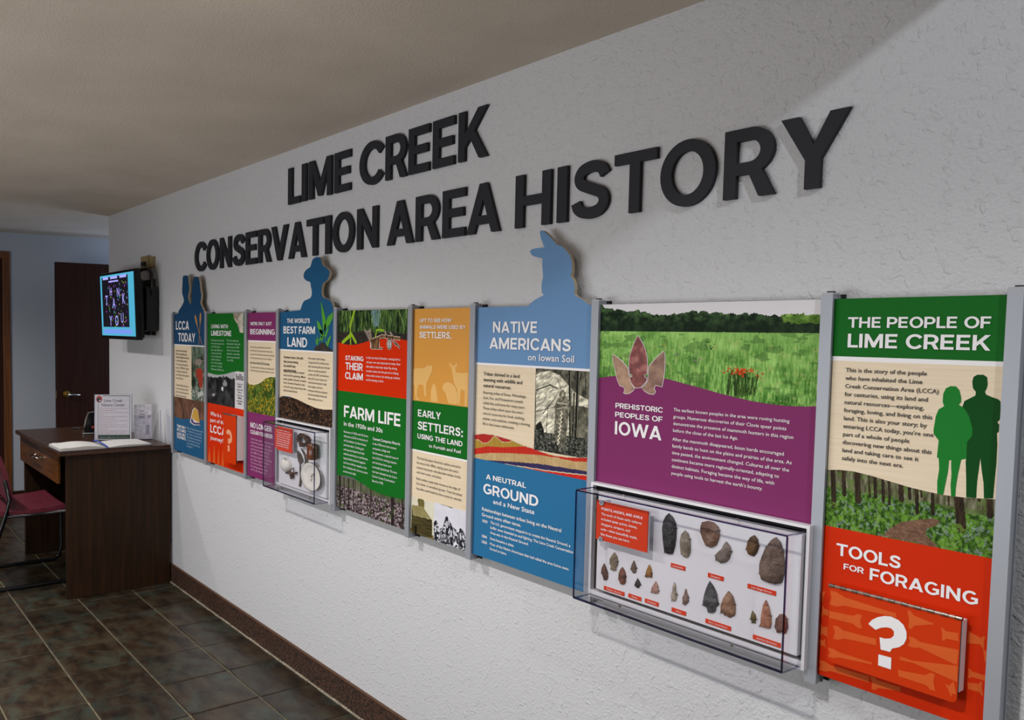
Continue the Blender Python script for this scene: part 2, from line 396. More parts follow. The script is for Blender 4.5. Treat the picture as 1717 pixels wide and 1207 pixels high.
M_GREEN = mat('print_green', '14651f', .5, spec=.08); M_GREEND = mat('print_dark_green', '0c4717', .5, spec=.08); M_GREENL = mat('print_mid_green', '1c7a2c', .5, spec=.08)
M_PURPLE = mat('print_purple', '7c2f62', .5, spec=.08)
M_RED = mat('print_orange_red', 'cb2c04', .5, spec=.08); M_REDL = mat('print_light_red', 'd25c28', .5, spec=.08)
M_BLUE1 = mat('print_light_blue', '6a90bb', .5, spec=.08); M_BLUE2 = mat('print_blue', '2a6c99', .5, spec=.08)
M_NAVY = mat('print_navy_blue', '1c4468', .5, spec=.08); M_NAVY2 = mat('print_steel_blue', '22567e', .5, spec=.08)
M_ORANGE = mat('print_amber', 'd6963c', .42); M_ORANGEL = mat('print_pale_amber', 'e2b268', .42)
M_BOARD = mat('board_back', '55585c', .7)
M_CHROME = mat('chrome', 'c9c6c0', .18, metal=1.0)
M_BRASS = mat('brass', 'b08a45', .28, metal=1.0)
M_CASEW = mat('case_white', 'dedde2', .4)
M_CAPRED = mat('caption_red', 'd63c1c', .5, spec=.12)
def acrylic(name, tint, dens, gloss=.9):
    m = bpy.data.materials.new(name); m.use_nodes = True; n, l = nodes(m); n.remove(n['Principled BSDF'])
    tr = n.new('ShaderNodeBsdfTransparent'); tr.inputs[0].default_value = (*[t * dens for t in tint], 1)
    gl = n.new('ShaderNodeBsdfGlossy'); gl.inputs['Roughness'].default_value = .03; gl.inputs[0].default_value = (gloss, gloss, gloss, 1)
    fr = n.new('ShaderNodeLayerWeight'); pw = n.new('ShaderNodeMath'); pw.operation = 'POWER'; pw.inputs[1].default_value = 4.5; l.new(fr.outputs['Facing'], pw.inputs[0])
    ad = n.new('ShaderNodeMath'); ad.operation = 'MULTIPLY_ADD'; ad.inputs[1].default_value = .8; ad.inputs[2].default_value = .025; l.new(pw.outputs[0], ad.inputs[0])
    mx = n.new('ShaderNodeMixShader'); l.new(ad.outputs[0], mx.inputs[0]); l.new(tr.outputs[0], mx.inputs[1]); l.new(gl.outputs[0], mx.inputs[2])
    l.new(mx.outputs[0], n['Material Output'].inputs[0]); return m
M_ACR = acrylic('clear_acrylic', (.985, .985, 1), .975)
M_ACRE = acrylic('acrylic_edge', (.36, .38, .62), .62)
M_ACRL = acrylic('acrylic_pale_edge', (.75, .78, .9), .85)

# ------------------------------------------------------------------ the room
XE, XS = -5.73, -0.415           # end of the display wall, end of the low ceiling
def struct(mb, name, m, **k): return tag(mb.build(name, m, **k), kind='structure')
struct(MB().box(XE, 3.0, 0, .12, 0, 3.3), 'wall_right', M_WALL)
struct(MB().box(-7.37, -7.25, -3.6, 2.2, 0, 2.37), 'wall_back', M_HALL)
struct(MB().box(XE, XE + .12, .12, 2.2, 0, 2.37), 'wall_hall', M_HALL)
struct(MB().box(-7.25, XE, 2.08, 2.2, 0, 2.37), 'wall_far', M_HALL)
M_FAR = mat('far_wall_tan', '8f7f6c', .8)
struct(MB().box(-7.25, 3.0, -3.6, -3.48, 0, 3.3), 'wall_left', M_FAR)
struct(MB().box(3.0, 3.12, -3.6, .12, 0, 3.3), 'wall_front', M_FAR)
ce = MB().box(-7.37, XS, -3.6, 2.2, CEIL, CEIL + .1)
ce.box(XS - .1, XS, -3.6, .0, CEIL, 3.3); ce.box(XS - .1, 3.1, -3.6, .12, 3.25, 3.35)
struct(ce, 'ceiling', M_CEIL)
floor = struct(MB().box(-7.37, 3.1, -3.6, 2.2, -.08, -.006), 'floor', M_GROUT)
TS, TX, TY = .3048, -4.4291, -.8635
tm = None; cnt = 0
for j in range(-3, 4):
    for i in range(-10, 16):
        x0, x1 = TX + i * TS, TX + (i + 1) * TS; y0, y1 = TY + j * TS, TY + (j + 1) * TS
        if x0 < -7.3: continue
        if y0 > -.02 and x1 > XE: continue
        clip = y1 > -.012 and x1 > XE
        g = .0035
        if tm is None or clip:
            b = MB().box(-TS / 2 + g, TS / 2 - g, -TS / 2 + g, (-.014 - (y0 + y1) / 2) if clip else TS / 2 - g, -.012, 0)
            o = b.build('tile', M_TILE, floor); md = o.modifiers.new('bevel', 'BEVEL'); md.width = .003; md.segments = 1
            if not clip: tm = o
        else:
            o = tm.copy(); COL.objects.link(o); o.parent = floor
        o.location = ((x0 + x1) / 2, (y0 + y1) / 2, random.Random(i * 31 + j).uniform(-.0008, .0004)); cnt += 1
# skirting along the display wall, with its cap strip and the pale grout bead on the floor
bb = struct(MB().box(XE, 2.9, -.011, 0, 0, .104), 'baseboard_right', M_BASE)
MB().box(XE, 2.9, -.013, 0, .104, .109).build('edge_strip', M_BASETOP, bb)
rs = random.Random(4); cb_ = MB(); x = XE
while x < .3:
    w = rs.uniform(.04, .12); cb_.box(x, x + w, -.0165 - rs.uniform(0, .003), -.011, 0, .0035 + rs.uniform(0, .002)); x += w + rs.uniform(0, .004)
cb_.build('grout_bead', M_CAULK, bb)
struct(MB().box(-7.25, -7.235, -.45, 2.0, 0, .1), 'baseboard_back', M_DOOR)

# back hallway: open brown door leaf and the cased doorway at the left edge
dl = struct(MB().box(-6.91, -6.87, -.087, .74, .012, 2.02), 'door_1', M_DOOR, bevel=.002)
hc = Ux(111.4, 661.1, 0, -6.87); hl = Ux(133.8, 663.5, 0, -6.83)
MB().lathe([(.032, 0), (.033, .004), (.03, .010), (.014, .014), (.012, .045), (.014, .05)], (-6.87, hc[1], hc[2]), 'x', 28).build('door_handle', M_BRASS, dl, smooth=False)
MB().tube([(-6.825, hc[1], hc[2]), (-6.822, hc[1] + .05, hc[2] - .003), (-6.822, hl[1], hc[2] - .004)], [.010, .010, .008], 12).build('lever', M_CHROME, dl, smooth=True)
MB().box(-6.911, -6.869, -.0885, -.086, hc[2] - .03, hc[2] + .03).build('latch_plate', M_BRASS, dl)
yr, zt = Ux(15.5, 422, 0, -7.25)[1:]; yl = yr - .06
tr = struct(MB().box(-7.25, -7.225, yl, yr, 0, zt).box(-7.25, -7.225, yl - .86, yl, zt - .06, zt).box(-7.25, -7.225, yl - .92, yl - .86, 0, zt), 'trim_1', M_CASING, bevel=.004)
struct(MB().box(-7.2495, -7.240, yl - .859, yl - .001, .01, zt - .061), 'door_2', M_DOOR)

# recessed downlight fittings in the ceiling
for i, (lx, w) in enumerate(((-5.65, 'farthest'), (-4.70, 'second farthest'), (-2.80, 'third'), (-.92, 'nearest'))):
    r = MB().lathe([(.060, CEIL - .001), (.085, CEIL - .001), (.088, CEIL - .006), (.062, CEIL - .009), (.060, CEIL - .001)], (lx, -1.55, 0), 'z', 32, caps=False).build('ceiling_light', mat('trim_white', 'dddddd', .5))
    tag(r, 'round white recessed downlight in the ceiling, %s from the camera in its row' % w if i else 'round white recessed downlight in the ceiling above the desk end of the room', 'light', 'recessed ceiling downlights')

# small surface-mounted globe just above the top edge of the view
gl_ = MB().lathe([(.045, CEIL - .0005), (.048, CEIL - .012), (.03, CEIL - .014)], (-1.55, -1.02, 0), 'z', 24).build('globe_light', mat('trim_white', 'dddddd', .5))
rebase(gl_, (-1.55, -1.02, CEIL - .014)); tag(gl_, 'small round white globe fitting on the ceiling near the display wall', 'light')
gg = MB().lathe([(.012, -.005), (.032, -.012), (.038, -.03), (.030, -.048), (.008, -.056)], (0, 0, 0), 'z', 20).build('glass_globe', mat('globe_glow', 'ffffff', .3, emit=((1, .97, .95), 30.0)), gl_, smooth=True)

# ------------------------------------------------------------------ raised title letters
LY0, LY1 = -.0125, -.0005
LK = (1.76045 - .0125) / (1.76045 - .019)      # the spans were measured 19 mm off the wall
L1 = [('L', -3.128, -3.026), ('I', -3.011, -2.974), ('M', -2.952, -2.778), ('E', -2.756, -2.644), ('C', -2.58, -2.43), ('R', -2.414, -2.29), ('E', -2.279, -2.168), ('E', -2.148, -2.041), ('K', -2.02, -1.887)]
L2 = [('C', -4.156, -4.01), ('O', -3.999, -3.853), ('N', -3.832, -3.705), ('S', -3.682, -3.556), ('E', -3.539, -3.431), ('R', -3.409, -3.288), ('V', -3.28, -3.131), ('A', -3.122, -2.975), ('T', -2.968, -2.836), ('I', -2.82, -2.782), ('O', -2.764, -2.615), ('N', -2.592, -2.46),
      ('A', -2.399, -2.249), ('R', -2.234, -2.109), ('E', -2.092, -1.983), ('A', -1.973, -1.827), ('H', -1.762, -1.626), ('I', -1.602, -1.567), ('S', -1.55, -1.428), ('T', -1.411, -1.286), ('O', -1.274, -1.13), ('R', -1.109, -.992), ('Y', -.982, -.845)]
ordn = ['first', 'second', 'third', 'fourth', 'fifth', 'sixth', 'seventh', 'eighth', 'ninth', 'tenth', 'eleventh', 'twelfth']
def title(row, z0, z1, words, line):
    z0, z1 = 1.5002 + (z0 - 1.5002) * LK, 1.5002 + (z1 - 1.5002) * LK
    k = 0; spans = []
    for wd in words: spans += [(wd, i) for i in range(len(wd))]
    for (ch, a, b), (wd, i) in zip(row, spans):
        loops, w = cap(ch, .208); a, b = a * LK, b * LK
        xs = [q[0] for lp in loops for q in lp]; lo, hi = min(xs), max(xs)
        lp2 = [[(a + (q[0] - lo) / (hi - lo) * (b - a), z0 + q[1] * (z1 - z0)) for q in lp] for lp in loops]
        o = MB().prism(lp2, LY0, LY1).build('raised_letter', M_LETTER)
        rebase(o, ((a + b) / 2, 0, z0))
        tag(o, 'charcoal raised letter %s, the %s letter of the word %s on the grey wall' % (ch, ordn[i], wd), 'letter', 'raised title letters on the wall')
title(L1, 2.033, 2.187, ['LIME', 'CREEK'], 1)
title(L2, 1.8, 1.9515, ['CONSERVATION', 'AREA', 'HISTORY'], 2)

# ------------------------------------------------------------------ aluminium posts
PXS = [-4.413, -3.947, -3.483, -3.170, -2.699, -2.226, -1.912, -1.444, -.868, -.563]
PW = .0228; ZT, ZB = 1.579, .786; PF, PB = -.051, -.022
pn = ['at the far left end of the display, beside the white wall', 'between the LCCA TODAY panel and the green LIMESTONE panel', 'between the green LIMESTONE panel and the purple BEGINNING panel',
      'between the purple BEGINNING panel and the BEST FARM LAND panel', 'between the BEST FARM LAND panel and the FARM LIFE panel', 'between the FARM LIFE panel and the amber SETTLERS panel',
      'between the amber SETTLERS panel and the NATIVE AMERICANS panel', 'between the NATIVE AMERICANS panel and the meadow picture panel', 'between the meadow picture panel and THE PEOPLE OF LIME CREEK panel', 'right of THE PEOPLE OF LIME CREEK panel']
def make_post():
    m = MB()
    prof = [(0, PF), (PW, PF), (PW, PF + .006), (PW - .002, PF + .006), (PW - .002, PB - .004), (PW, PB - .004), (PW, PB), (0, PB), (0, PB - .004), (.002, PB - .004), (.002, PF + .006), (0, PF + .006)]
    n = len(prof)
    tr = tessellate_polygon([[Vector((a, b, 0)) for a, b in prof]])
    for z in (ZB, ZT): m.add([(a, b, z) for a, b in prof], tr)
    m.add([(a, b, z) for z in (ZB, ZT) for a, b in prof], [(i, (i + 1) % n, n + (i + 1) % n, n + i) for i in range(n)])
    o = m.build('display_post', M_ALU)
    MB().box(.0006, PW - .0006, PF + .001, PB - .001, ZT, ZT + .0045).build('end_cap', mat('cap_grey', 'a9abb0', .5), o)
    MB().box(.008, PW - .003, PF + .006, PF + .016, ZT + .0045, ZT + .0075).build('locking_tab', M_BLACK, o)
    for z in (ZT - .012, ZB + .012):
        MB().box(.004, PW - .004, PB, -.0004, z - .011, z + .011).build('wall_bracket', M_ALUD, o)
        MB().box(-.001, PW + .001, -.004, -.0004, z - .014, z + .014).build('bracket_plate', M_BLACKM, o)
    return o
post0 = make_post()
for i, x in enumerate(PXS):
    if i == 0: o = post0
    else:
        o = post0.copy(); COL.objects.link(o)
        for ch in post0.children:
            c = ch.copy(); COL.objects.link(c); c.parent = o
    o.location = (x, 0, 0)
    tag(o, 'satin aluminium upright post ' + pn[i], 'post', 'aluminium display posts')

# ------------------------------------------------------------------ display panels
YP = -.040; PT, PBm = 1.571, .805
def lay(k): return YP - .00035 * k
class Panel:
    def __init__(s, i, label, name='exhibit_sign', sil=None, front=M_BOARD, zb=PBm):
        s.x0 = PXS[i] + PW - .0018; s.x1 = PXS[i + 1] + .0018; s.zb = zb
        s.vx0 = PXS[i] + PW - .001; s.vx1 = PXS[i + 1] + .001
        lp = [(s.x0, zb), (s.x1, zb), (s.x1, PT)]
        if sil:
            sil = [(q[0], max(q[1], PT)) for q in sil]
            sil = sorted_sil(sil, s.x0, s.x1)
            lp += sil
        lp += [(s.x0, PT)]
        s.root = MB().prism([lp], YP, YP + .011, 0, 1).build(name, [front, M_MDF])
        tag(s.root, label, 'sign panel', 'printed exhibit panels')
    def poly(s, name, loop, m, k, label=None, clipx=True):
        if clipx: loop = [(min(max(a, s.x0 + .001), s.x1 - .001), b) for a, b in loop]
        return MB().flat([loop], lay(k)).build(name, m, s.root, label=label)
    def rect(s, name, z0, z1, m, k, x0=None, x1=None, label=None):
        x0 = s.x0 + .0005 if x0 is None else x0; x1 = s.x1 - .0005 if x1 is None else x1
        return MB().flat([[(x0, z0), (x1, z0), (x1, z1), (x0, z1)]], lay(k)).build(name, m, s.root, label=label)
    def heads(s, rows, m=None, k=6):
        for (cr, t, L, R, top, *st) in rows:
            mb = MB(); text_line(mb, cr, t, lay(k), L, R, top, st[0] if st else 'H'); mb.build('heading_text', m or M_WHITE, s.root)
    def body(s, rows, m=None, k=6):
        for (cr, lines, p0, p1, ref, right, *st) in rows:
            mb = MB(); para(mb, cr, lines, lay(k), p0, p1, ref, right, st[0] if st else 'B'); mb.build('body_text', m or M_DARKTX, s.root)
def sorted_sil(sil, x0, x1):
    # outline goes from the right shoulder to the left one
    s = sil[::-1] if sil[0][0] < sil[-1][0] else sil
    return [(min(max(a, x0 + .001), x1 - .001), b) for a, b in s]
def zat(cr, q, y=YP): return cr(q, y)[1]

c8 = Crop(1340, 470, 3.2626); c8b = Crop(1340, 780, 2.8276)
c7 = Crop(980, 490, 3.55); k1 = Crop(950, 800, 3.353); k7 = Crop(990, 820, 6.353); k8 = Crop(1150, 840, 4.163)
c6 = Crop(780, 370, 3.096); c6b = Crop(780, 700, 4.0217)
c5 = Crop(550, 490, 5.248); c5b = Crop(550, 700, 4.828)
c3 = Crop(400, 420, 5.489); c3b = Crop(400, 640, 5.028); kk = Crop(440, 690, 6.706)
c1 = Crop(280, 450, 6.35); c1b = Crop(280, 630, 6.35)

# ---- THE PEOPLE OF LIME CREEK
p = Panel(8, 'exhibit panel headed THE PEOPLE OF LIME CREEK with two green figures and orange flap')
zs = (zat(c8, (190, 418)) + zat(c8, (1112, 440))) / 2; zo = (zat(c8b, (130, 292)) + zat(c8b, (915, 435))) / 2
p.rect('green_header', zs, PT, M_GREEN, 1); p.rect('white_rule', zs - .0085, zs, M_WHITE, 2)
wave = c8.loop([(150, 1036), (220, 1036), (300, 1045), (400, 1070), (500, 1100), (600, 1130), (700, 1155), (800, 1175), (900, 1187), (1000, 1193), (1075, 1196)], YP)
p.poly('cream_field', [(p.x0, zs - .0085)] + [(p.x0, wave[0][1])] + wave[1:-1] + [(p.x1, wave[-1][1]), (p.x1, zs - .0085)], M_CREAM, 2)
pic = Pic(p.x0 + .001, p.x1 - .001, zo, wave[0][1] + .004, .0010); X, Z = pic.X, pic.Z
hz = zo + (wave[0][1] - zo) * .45
pic.c = pic.mixc((.24, .30, .14), (.52, .58, .38), (pic.n(60, 60, 1) - .2) * 1.6)
pic.fill(Z > hz + .03, pic.mixc((.26, .26, .17), (.60, .60, .50), (fbm(X, Z, 170, 30, 2, 4) - .25) * 1.9)); pic.fill((Z > hz + .01) & (pic.n(90, 90, 12) > .58), (.36, .48, .20), .6)
gr = Z < hz + .035 - .02 * pic.n(30, 30, 3)
pic.fill(gr, pic.mixc((.13, .24, .06), (.40, .58, .20), (pic.n(220, 150, 4) - .3) * 2.4))
pic.fill(gr & (pic.n(260, 200, 5, 2) > .64) & (pic.n(14, 22, 6, 2) > .50), (.60, .63, .74), .5)
pth = c8b.loop([(385, 345), (430, 300), (480, 270), (560, 258), (640, 252), (670, 268), (640, 290), (605, 300), (600, 330), (650, 375), (660, 392), (380, 330)], YP)
pth = [(a, max(b, zo - .01)) for a, b in pth]
pic.fill(inside(X, Z, pth) , pic.mixc((.30, .21, .16), (.60, .46, .38), pic.n(200, 260, 7)))
for i, (u, w, top) in enumerate(((160, 15, 22), (210, 12, 15), (275, 17, 20), (330, 6, 30), (358, 10, 40), (395, 9, 60), (425, 7, 70), (480, 14, 80), (520, 9, 100), (555, 10, 110), (575, 6, 120), (630, 9, 140), (705, 6, 150), (745, 24, 150), (770, 12, 160), (820, 12, 160), (850, 8, 160), (900, 16, 165))):
    bot = {745: 300, 480: 165, 275: 170, 630: 230, 555: 225, 900: 240}.get(u, 140 + (u % 7) * 9)
    a, b = c8b((u, 20), YP), c8b((u + (5 if u != 745 else 25), bot), YP)
    m_ = segd(X, Z, a, b) < w / 2.83 * .00088
    pic.fill(m_, pic.mixc((.10, .08, .05), (.30, .24, .17), pic.n(400, 60, 20 + i, 2)))
pic.fill((Z < zo + .08) & (Z < hz) & gr & ~inside(X, Z, pth) & (pic.n(120, 90, 9) > .62), (.45, .62, .22), .6)
pic.build('photo_print', p.root, lay(1), 1.0)
p.rect('orange_field', p.zb + .0005, zo, M_RED, 2)
p.poly('printed_man', c8.loop([(895, 690), (905, 660), (935, 645), (965, 630), (968, 610), (952, 590), (948, 555), (955, 528), (975, 516), (1010, 516), (1030, 530), (1033, 570), (1028, 590), (1018, 610), (1025, 625), (1060, 640), (1090, 650), (1103, 662), (1102, 760), (1085, 775), (1096, 790), (1093, 830), (1083, 835), (1085, 900), (1080, 1000), (1070, 1100), (1062, 1193), (1012, 1193), (1010, 1110), (1000, 1040), (992, 970), (985, 1030), (975, 1100), (970, 1190), (915, 1186), (915, 1080), (912, 990), (918, 960), (917, 890), (900, 830), (893, 750)], YP), M_GREEND, 3)
p.poly('printed_woman', c8.loop([(755, 968), (765, 875), (738, 840), (737, 815), (750, 740), (765, 705), (795, 688), (787, 665), (790, 620), (805, 590), (830, 578), (860, 580), (878, 600), (888, 640), (888, 665), (875, 680), (905, 700), (930, 740), (950, 810), (948, 850), (920, 885), (917, 975), (888, 980), (870, 1060), (860, 1120), (855, 1184), (833, 1180), (830, 1120), (835, 1060), (833, 1000), (835, 983), (822, 983), (815, 1050), (800, 1120), (790, 1172), (757, 1166), (757, 1100), (768, 1030), (765, 972)], YP), M_GREENL, 4)
p.heads([(c8, 'THE PEOPLE OF', (266, 257), (1048, 264), 200), (c8, 'LIME CREEK', (264, 367), (1046, 384), 292),
         (c8b, 'TOOLS', (175, 429), (480, 488), 372), (c8b, 'FOR', (210, 492), (306, 515), 464), (c8b, 'FORAGING', (333, 548), (847, 660), 491)])
p.body([(c8, ['This is the story of the people', 'who have inhabited the Lime', 'Creek Conservation Area (LCCA)', 'for centuries, using its land and', 'natural resources—exploring,', 'foraging, loving, and living on this', 'land. This is also your story; by', 'entering LCCA today, you’re one', 'part of a whole of people', 'discovering new things about this', 'land and taking care to see it', 'safely into the next era.'], (254, 500), (233, 981), 5, (728, 755), 'BB')])
bones = []
def bone(cr, a, b, wa, wb, y, fork=True):
    a = np.array(cr(a, y)); b = np.array(cr(b, y)); d = b - a; L = np.linalg.norm(d); d /= L; n = np.array([-d[1], d[0]])
    P = [a + n * wa, a + d * L * .12 + n * wa * 1.05, a + d * L * .25 + n * wa * .6, b - d * L * .1 + n * wb, b + n * wb * 1.1, b - n * wb * 1.1, b - d * L * .1 - n * wb, a + d * L * .25 - n * wa * .6, a + d * L * .12 - n * wa * 1.05, a - n * wa]
    if fork: P += [a + d * L * .05]
    bones.append(([tuple(q) for q in P], y))
def lay_bones(parent, x0, x1, z0):
    for lp, y in bones:
        MB().flat([[(min(max(a, x0), x1), max(b, z0)) for a, b in lp]], y).build('bone_print', M_REDL, parent)
    bones.clear()
for a, b, wa, wb in (((118, 625), (60, 600), .012, .009), ((108, 690), (140, 700), .011, .006), ((100, 780), (135, 790), .012, .010), ((92, 945), (330, 1015), .010, .006), ((125, 845), (100, 840), .009, .006), ((880, 840), (800, 815), .010, .010), ((875, 900), (905, 905), .012, .01), ((800, 985), (885, 1010), .008, .005), ((870, 1060), (800, 1045), .012, .006), ((340, 1030), (480, 1062), .012, .004)):
    bone(c8b, a, b, wa, wb, lay(3))
lay_bones(p.root, p.x0 + .002, p.x1 - .002, p.zb + .002)
# lift flap
YF = -.0655
def flap(parent, cr, tl, trp, br, bl, yf, thick_blk, label):
    q = [cr(t, yf) for t in (tl, trp, br, bl)]
    x0 = (q[0][0] + q[3][0]) / 2; x1 = (q[1][0] + q[2][0]) / 2; z1 = (q[0][1] + q[1][1]) / 2; z0 = (q[2][1] + q[3][1]) / 2
    r = .010
    lp = [(x0, z1), (x0, z0 + r)] + arc(x0 + r, z0 + r, r, r, 180, 270, 6) + arc(x1 - r, z0 + r, r, r, 270, 360, 6) + [(x1, z1)]
    fl = MB().prism([lp], yf, yf + .003, 0, 1).build('lift_flap', [mat('flap_orange', 'c83608', .5, spec=.08), M_BLACKM], parent, label=label)
    MB().box(x0 + .012, x1 + .0006, yf + .0045, YP - .0022, z0 + .020, z1 - .002).build('flap_block', mat('block_white', 'e6dcdf', .5), parent)
    nk = max(4, int((x1 - x0) / .0105)); w = (x1 - x0 + .004) / nk
    for par in (0, 1):
        hb = MB()
        for i in range(par, nk, 2):
            hb.tube([(x0 - .002 + i * w + .0004, yf + .001, z1 + .002), (x0 - .002 + (i + 1) * w - .0004, yf + .001, z1 + .002)], .0034 if par else .0039, 10)
        hb.build('hinge_knuckles', M_CHROME if par else mat('hinge_steel', '8f8781', .25, 1.0), fl, smooth=False)
    return fl, x0, x1, z0, z1
fl, fx0, fx1, fz0, fz1 = flap(p.root, c8b, (147, 583), (765, 722), (752, 1117), (130, 940), YF, .02, 'orange flap with a white question mark hinged along its top edge')
for a, b, wa, wb in (((138, 625), (460, 712), .014, .004), ((298, 742), (135, 705), .013, .007), ((160, 790), (365, 838), .013, .006), ((136, 885), (345, 940), .009, .002), ((515, 730), (635, 752), .016, .002), ((675, 800), (755, 815), .011, .007), ((515, 832), (752, 912), .009, .013), ((470, 912), (752, 990), .003, .013), ((645, 1030), (470, 985), .015, .006), ((705, 1065), (750, 1060), .010, .012)):
    bone(c8b, a, b, wa, wb, YF - .0004)
lay_bones(fl, fx0 + .001, fx1 - .001, fz0 + .006)
QM = [(328, 752), (345, 733), (372, 720), (405, 714), (435, 717), (470, 733), (495, 757), (509, 790), (509, 822), (496, 848), (474, 862), (440, 869), (431, 885), (386, 873), (381, 815), (408, 822), (435, 820), (449, 807), (449, 787), (436, 773), (415, 768), (388, 770), (362, 780)]
MB().flat([c8b.loop(QM, YF - .0008)], YF - .0008).flat([c8b.loop([(376, 896), (437, 912), (435, 968), (374, 948)], YF - .0008)], YF - .0008).build('question_mark', M_WHITE, fl)

# ---- PREHISTORIC PEOPLES OF IOWA
p = Panel(7, 'wide exhibit panel with a green meadow picture over purple, headed PREHISTORIC PEOPLES OF IOWA')
wv = c7.loop([(85, 510), (150, 500), (250, 497), (400, 503), (500, 517), (600, 545), (700, 572), (800, 600), (900, 625), (1000, 648), (1100, 665), (1200, 676), (1300, 680), (1392, 677)], YP)
zl = min(q[1] for q in wv) - .006
pic = Pic(p.x0 + .001, p.x1 - .001, zl, PT - .0005, .00105); X, Z = pic.X, pic.Z
zh = (zat(c7, (110, 240)) + zat(c7, (1405, 233))) / 2
pic.c[:] = (.86, .85, .87)
tl_x = [c7(q, YP) for q in ((100, 70), (130, 95), (180, 100), (250, 112), (330, 110), (400, 130), (470, 135), (560, 128), (640, 112), (760, 118), (900, 128), (1100, 130), (1200, 138), (1300, 128), (1410, 130))]
top = np.interp(X, [q[0] for q in tl_x], [q[1] for q in tl_x]) + .010 * (pic.n(90, 1, 3, 3) - .5) + .006 * (pic.n(160, 160, 8, 2) - .5)
tr_ = Z < top
shade = np.clip((pic.n(80, 90, 5, 5) - .32) * 2.4, 0, 1) * np.clip((Z - zh) / .045, .35, 1)
pic.fill(tr_, pic.mixc((.07, .13, .08), (.33, .46, .27), shade))
pic.fill(tr_ & (pic.U > .84 + .10 * (pic.n(50, 50, 4) - .5) - (Z - zh - .03) * 1.2) & (Z > zh + .014 + .016 * pic.n(70, 40, 19)), pic.mixc((.25, .38, .12), (.56, .70, .34), shade * 1.3))
g = Z < zh + .002 * (pic.n(200, 1, 6, 2) - .5)
dep = np.clip((zh - Z) / .16, 0, 1)
streak = fbm(X, Z, 300, 55, 11, 4); big = pic.n(18, 34, 12)
gc = pic.mixc((.18, .38, .10), (.62, .80, .44), .42 + (streak - .5) * (.5 + 1.5 * dep) + (big - .5) * .7 + .35 * (1 - dep))
pic.fill(g, gc)
pic.fill(g & (pic.n(110, 120, 14, 3) > .66) & (dep > .1), (.66, .70, .42), .45)
pic.fill(g & (pic.n(30, 60, 15, 3) > .64), (.22, .36, .16), .4)
rs = np.random.RandomState(5)
def blobs(n, cu, cv, su, sv, cols, r0, r1, cr=c7):
    for _ in range(n):
        q = cr((cu + rs.randn() * su, cv + rs.randn() * sv), YP); rr = rs.uniform(r0, r1)
        pic.fill(np.hypot(pic.X - q[0], (pic.Z - q[1]) * 1.5) < rr, cols[rs.randint(len(cols))], .9)
for _ in range(60):
    a = c7((925 + rs.randn() * 45, 600 + rs.rand() * 20), YP); b = (a[0] + rs.randn() * .006, a[1] + .035 + rs.rand() * .02)
    pic.line(a, b, .0009, [(.16, .26, .10), (.25, .36, .14), (.12, .2, .08)][rs.randint(3)])
blobs(55, 925, 470, 45, 12, [(.80, .27, .10), (.88, .36, .16), (.70, .2, .08)], .0012, .0032)
blobs(6, 1035, 498, 8, 8, [(.8, .3, .15)], .001, .002); blobs(6, 480, 315, 8, 4, [(.65, .35, .2)], .001, .002)
blobs(12, 685, 400, 14, 18, [(.55, .45, .6), (.5, .4, .5)], .001, .0022); blobs(8, 545, 375, 10, 6, [(.45, .42, .42)], .001, .002)
blobs(14, 735, 320, 22, 14, [(.2, .38, .18), (.16, .32, .14)], .0015, .003)
pic.build('photo_print', p.root, lay(1))
p.poly('purple_field', [(p.x0, p.zb + .0005)] + [(p.x1, p.zb + .0005), (p.x1, wv[-1][1])] + wv[::-1][1:-1] + [(p.x0, wv[0][1])], M_PURPLE, 2)
M_ST = [noise_mat('print_red_stone', '5a1f1c', 'a0625a', 45, .45, c3='7a2d28'), noise_mat('print_tan_stone', '84604c', 'b08c70', 40, .45), noise_mat('print_brown_stone', '6e4a3a', '9c7862', 40, .45, c3='866050')]
ap = [[(168, 368), (195, 382), (230, 410), (262, 450), (268, 490), (280, 500), (272, 520), (285, 548), (302, 570), (290, 590), (265, 605), (240, 605), (232, 598), (240, 585), (235, 565), (210, 557), (195, 520), (180, 450), (168, 400)],
      [(477, 347), (484, 380), (484, 440), (478, 500), (466, 565), (445, 560), (425, 555), (420, 575), (428, 592), (415, 610), (385, 605), (360, 590), (343, 570), (362, 550), (378, 525), (380, 505), (383, 445), (400, 420), (440, 375)],
      [(325, 255), (345, 290), (365, 330), (378, 380), (382, 440), (378, 488), (362, 492), (364, 502), (377, 508), (375, 530), (355, 552), (340, 568), (325, 571), (305, 570), (285, 548), (273, 520), (275, 503), (288, 500), (285, 490), (270, 490), (266, 440), (270, 380), (290, 320), (310, 275)]]
def inset(lp, d):
    n = len(lp); out = []; A = sum(lp[i][0] * lp[(i + 1) % n][1] - lp[(i + 1) % n][0] * lp[i][1] for i in range(n)); sg = 1 if A > 0 else -1
    for i in range(n):
        a, b = lp[i - 1], lp[(i + 1) % n]; dx, dy = b[0] - a[0], b[1] - a[1]; L = math.hypot(dx, dy) + 1e-9
        out.append((lp[i][0] - sg * dy / L * d, lp[i][1] + sg * dx / L * d))
    return out
for k, (lp, mi) in enumerate(zip(ap, (1, 2, 0))):
    w = c7.loop(lp, YP); kk_ = 3 + k * 2
    o = MB().flat([w], lay(kk_)).build('printed_arrowhead', M_WHITE, p.root)
    MB().flat([inset(w, .0013)], lay(kk_ + 1)).build('stone_picture', M_ST[mi], o)
p.heads([(c7, 'PREHISTORIC', (184, 688), (466, 716), 658), (c7, 'PEOPLES OF', (182, 742), (464, 771), 712), (c7, 'IOWA', (180, 845), (458, 881), 767)])
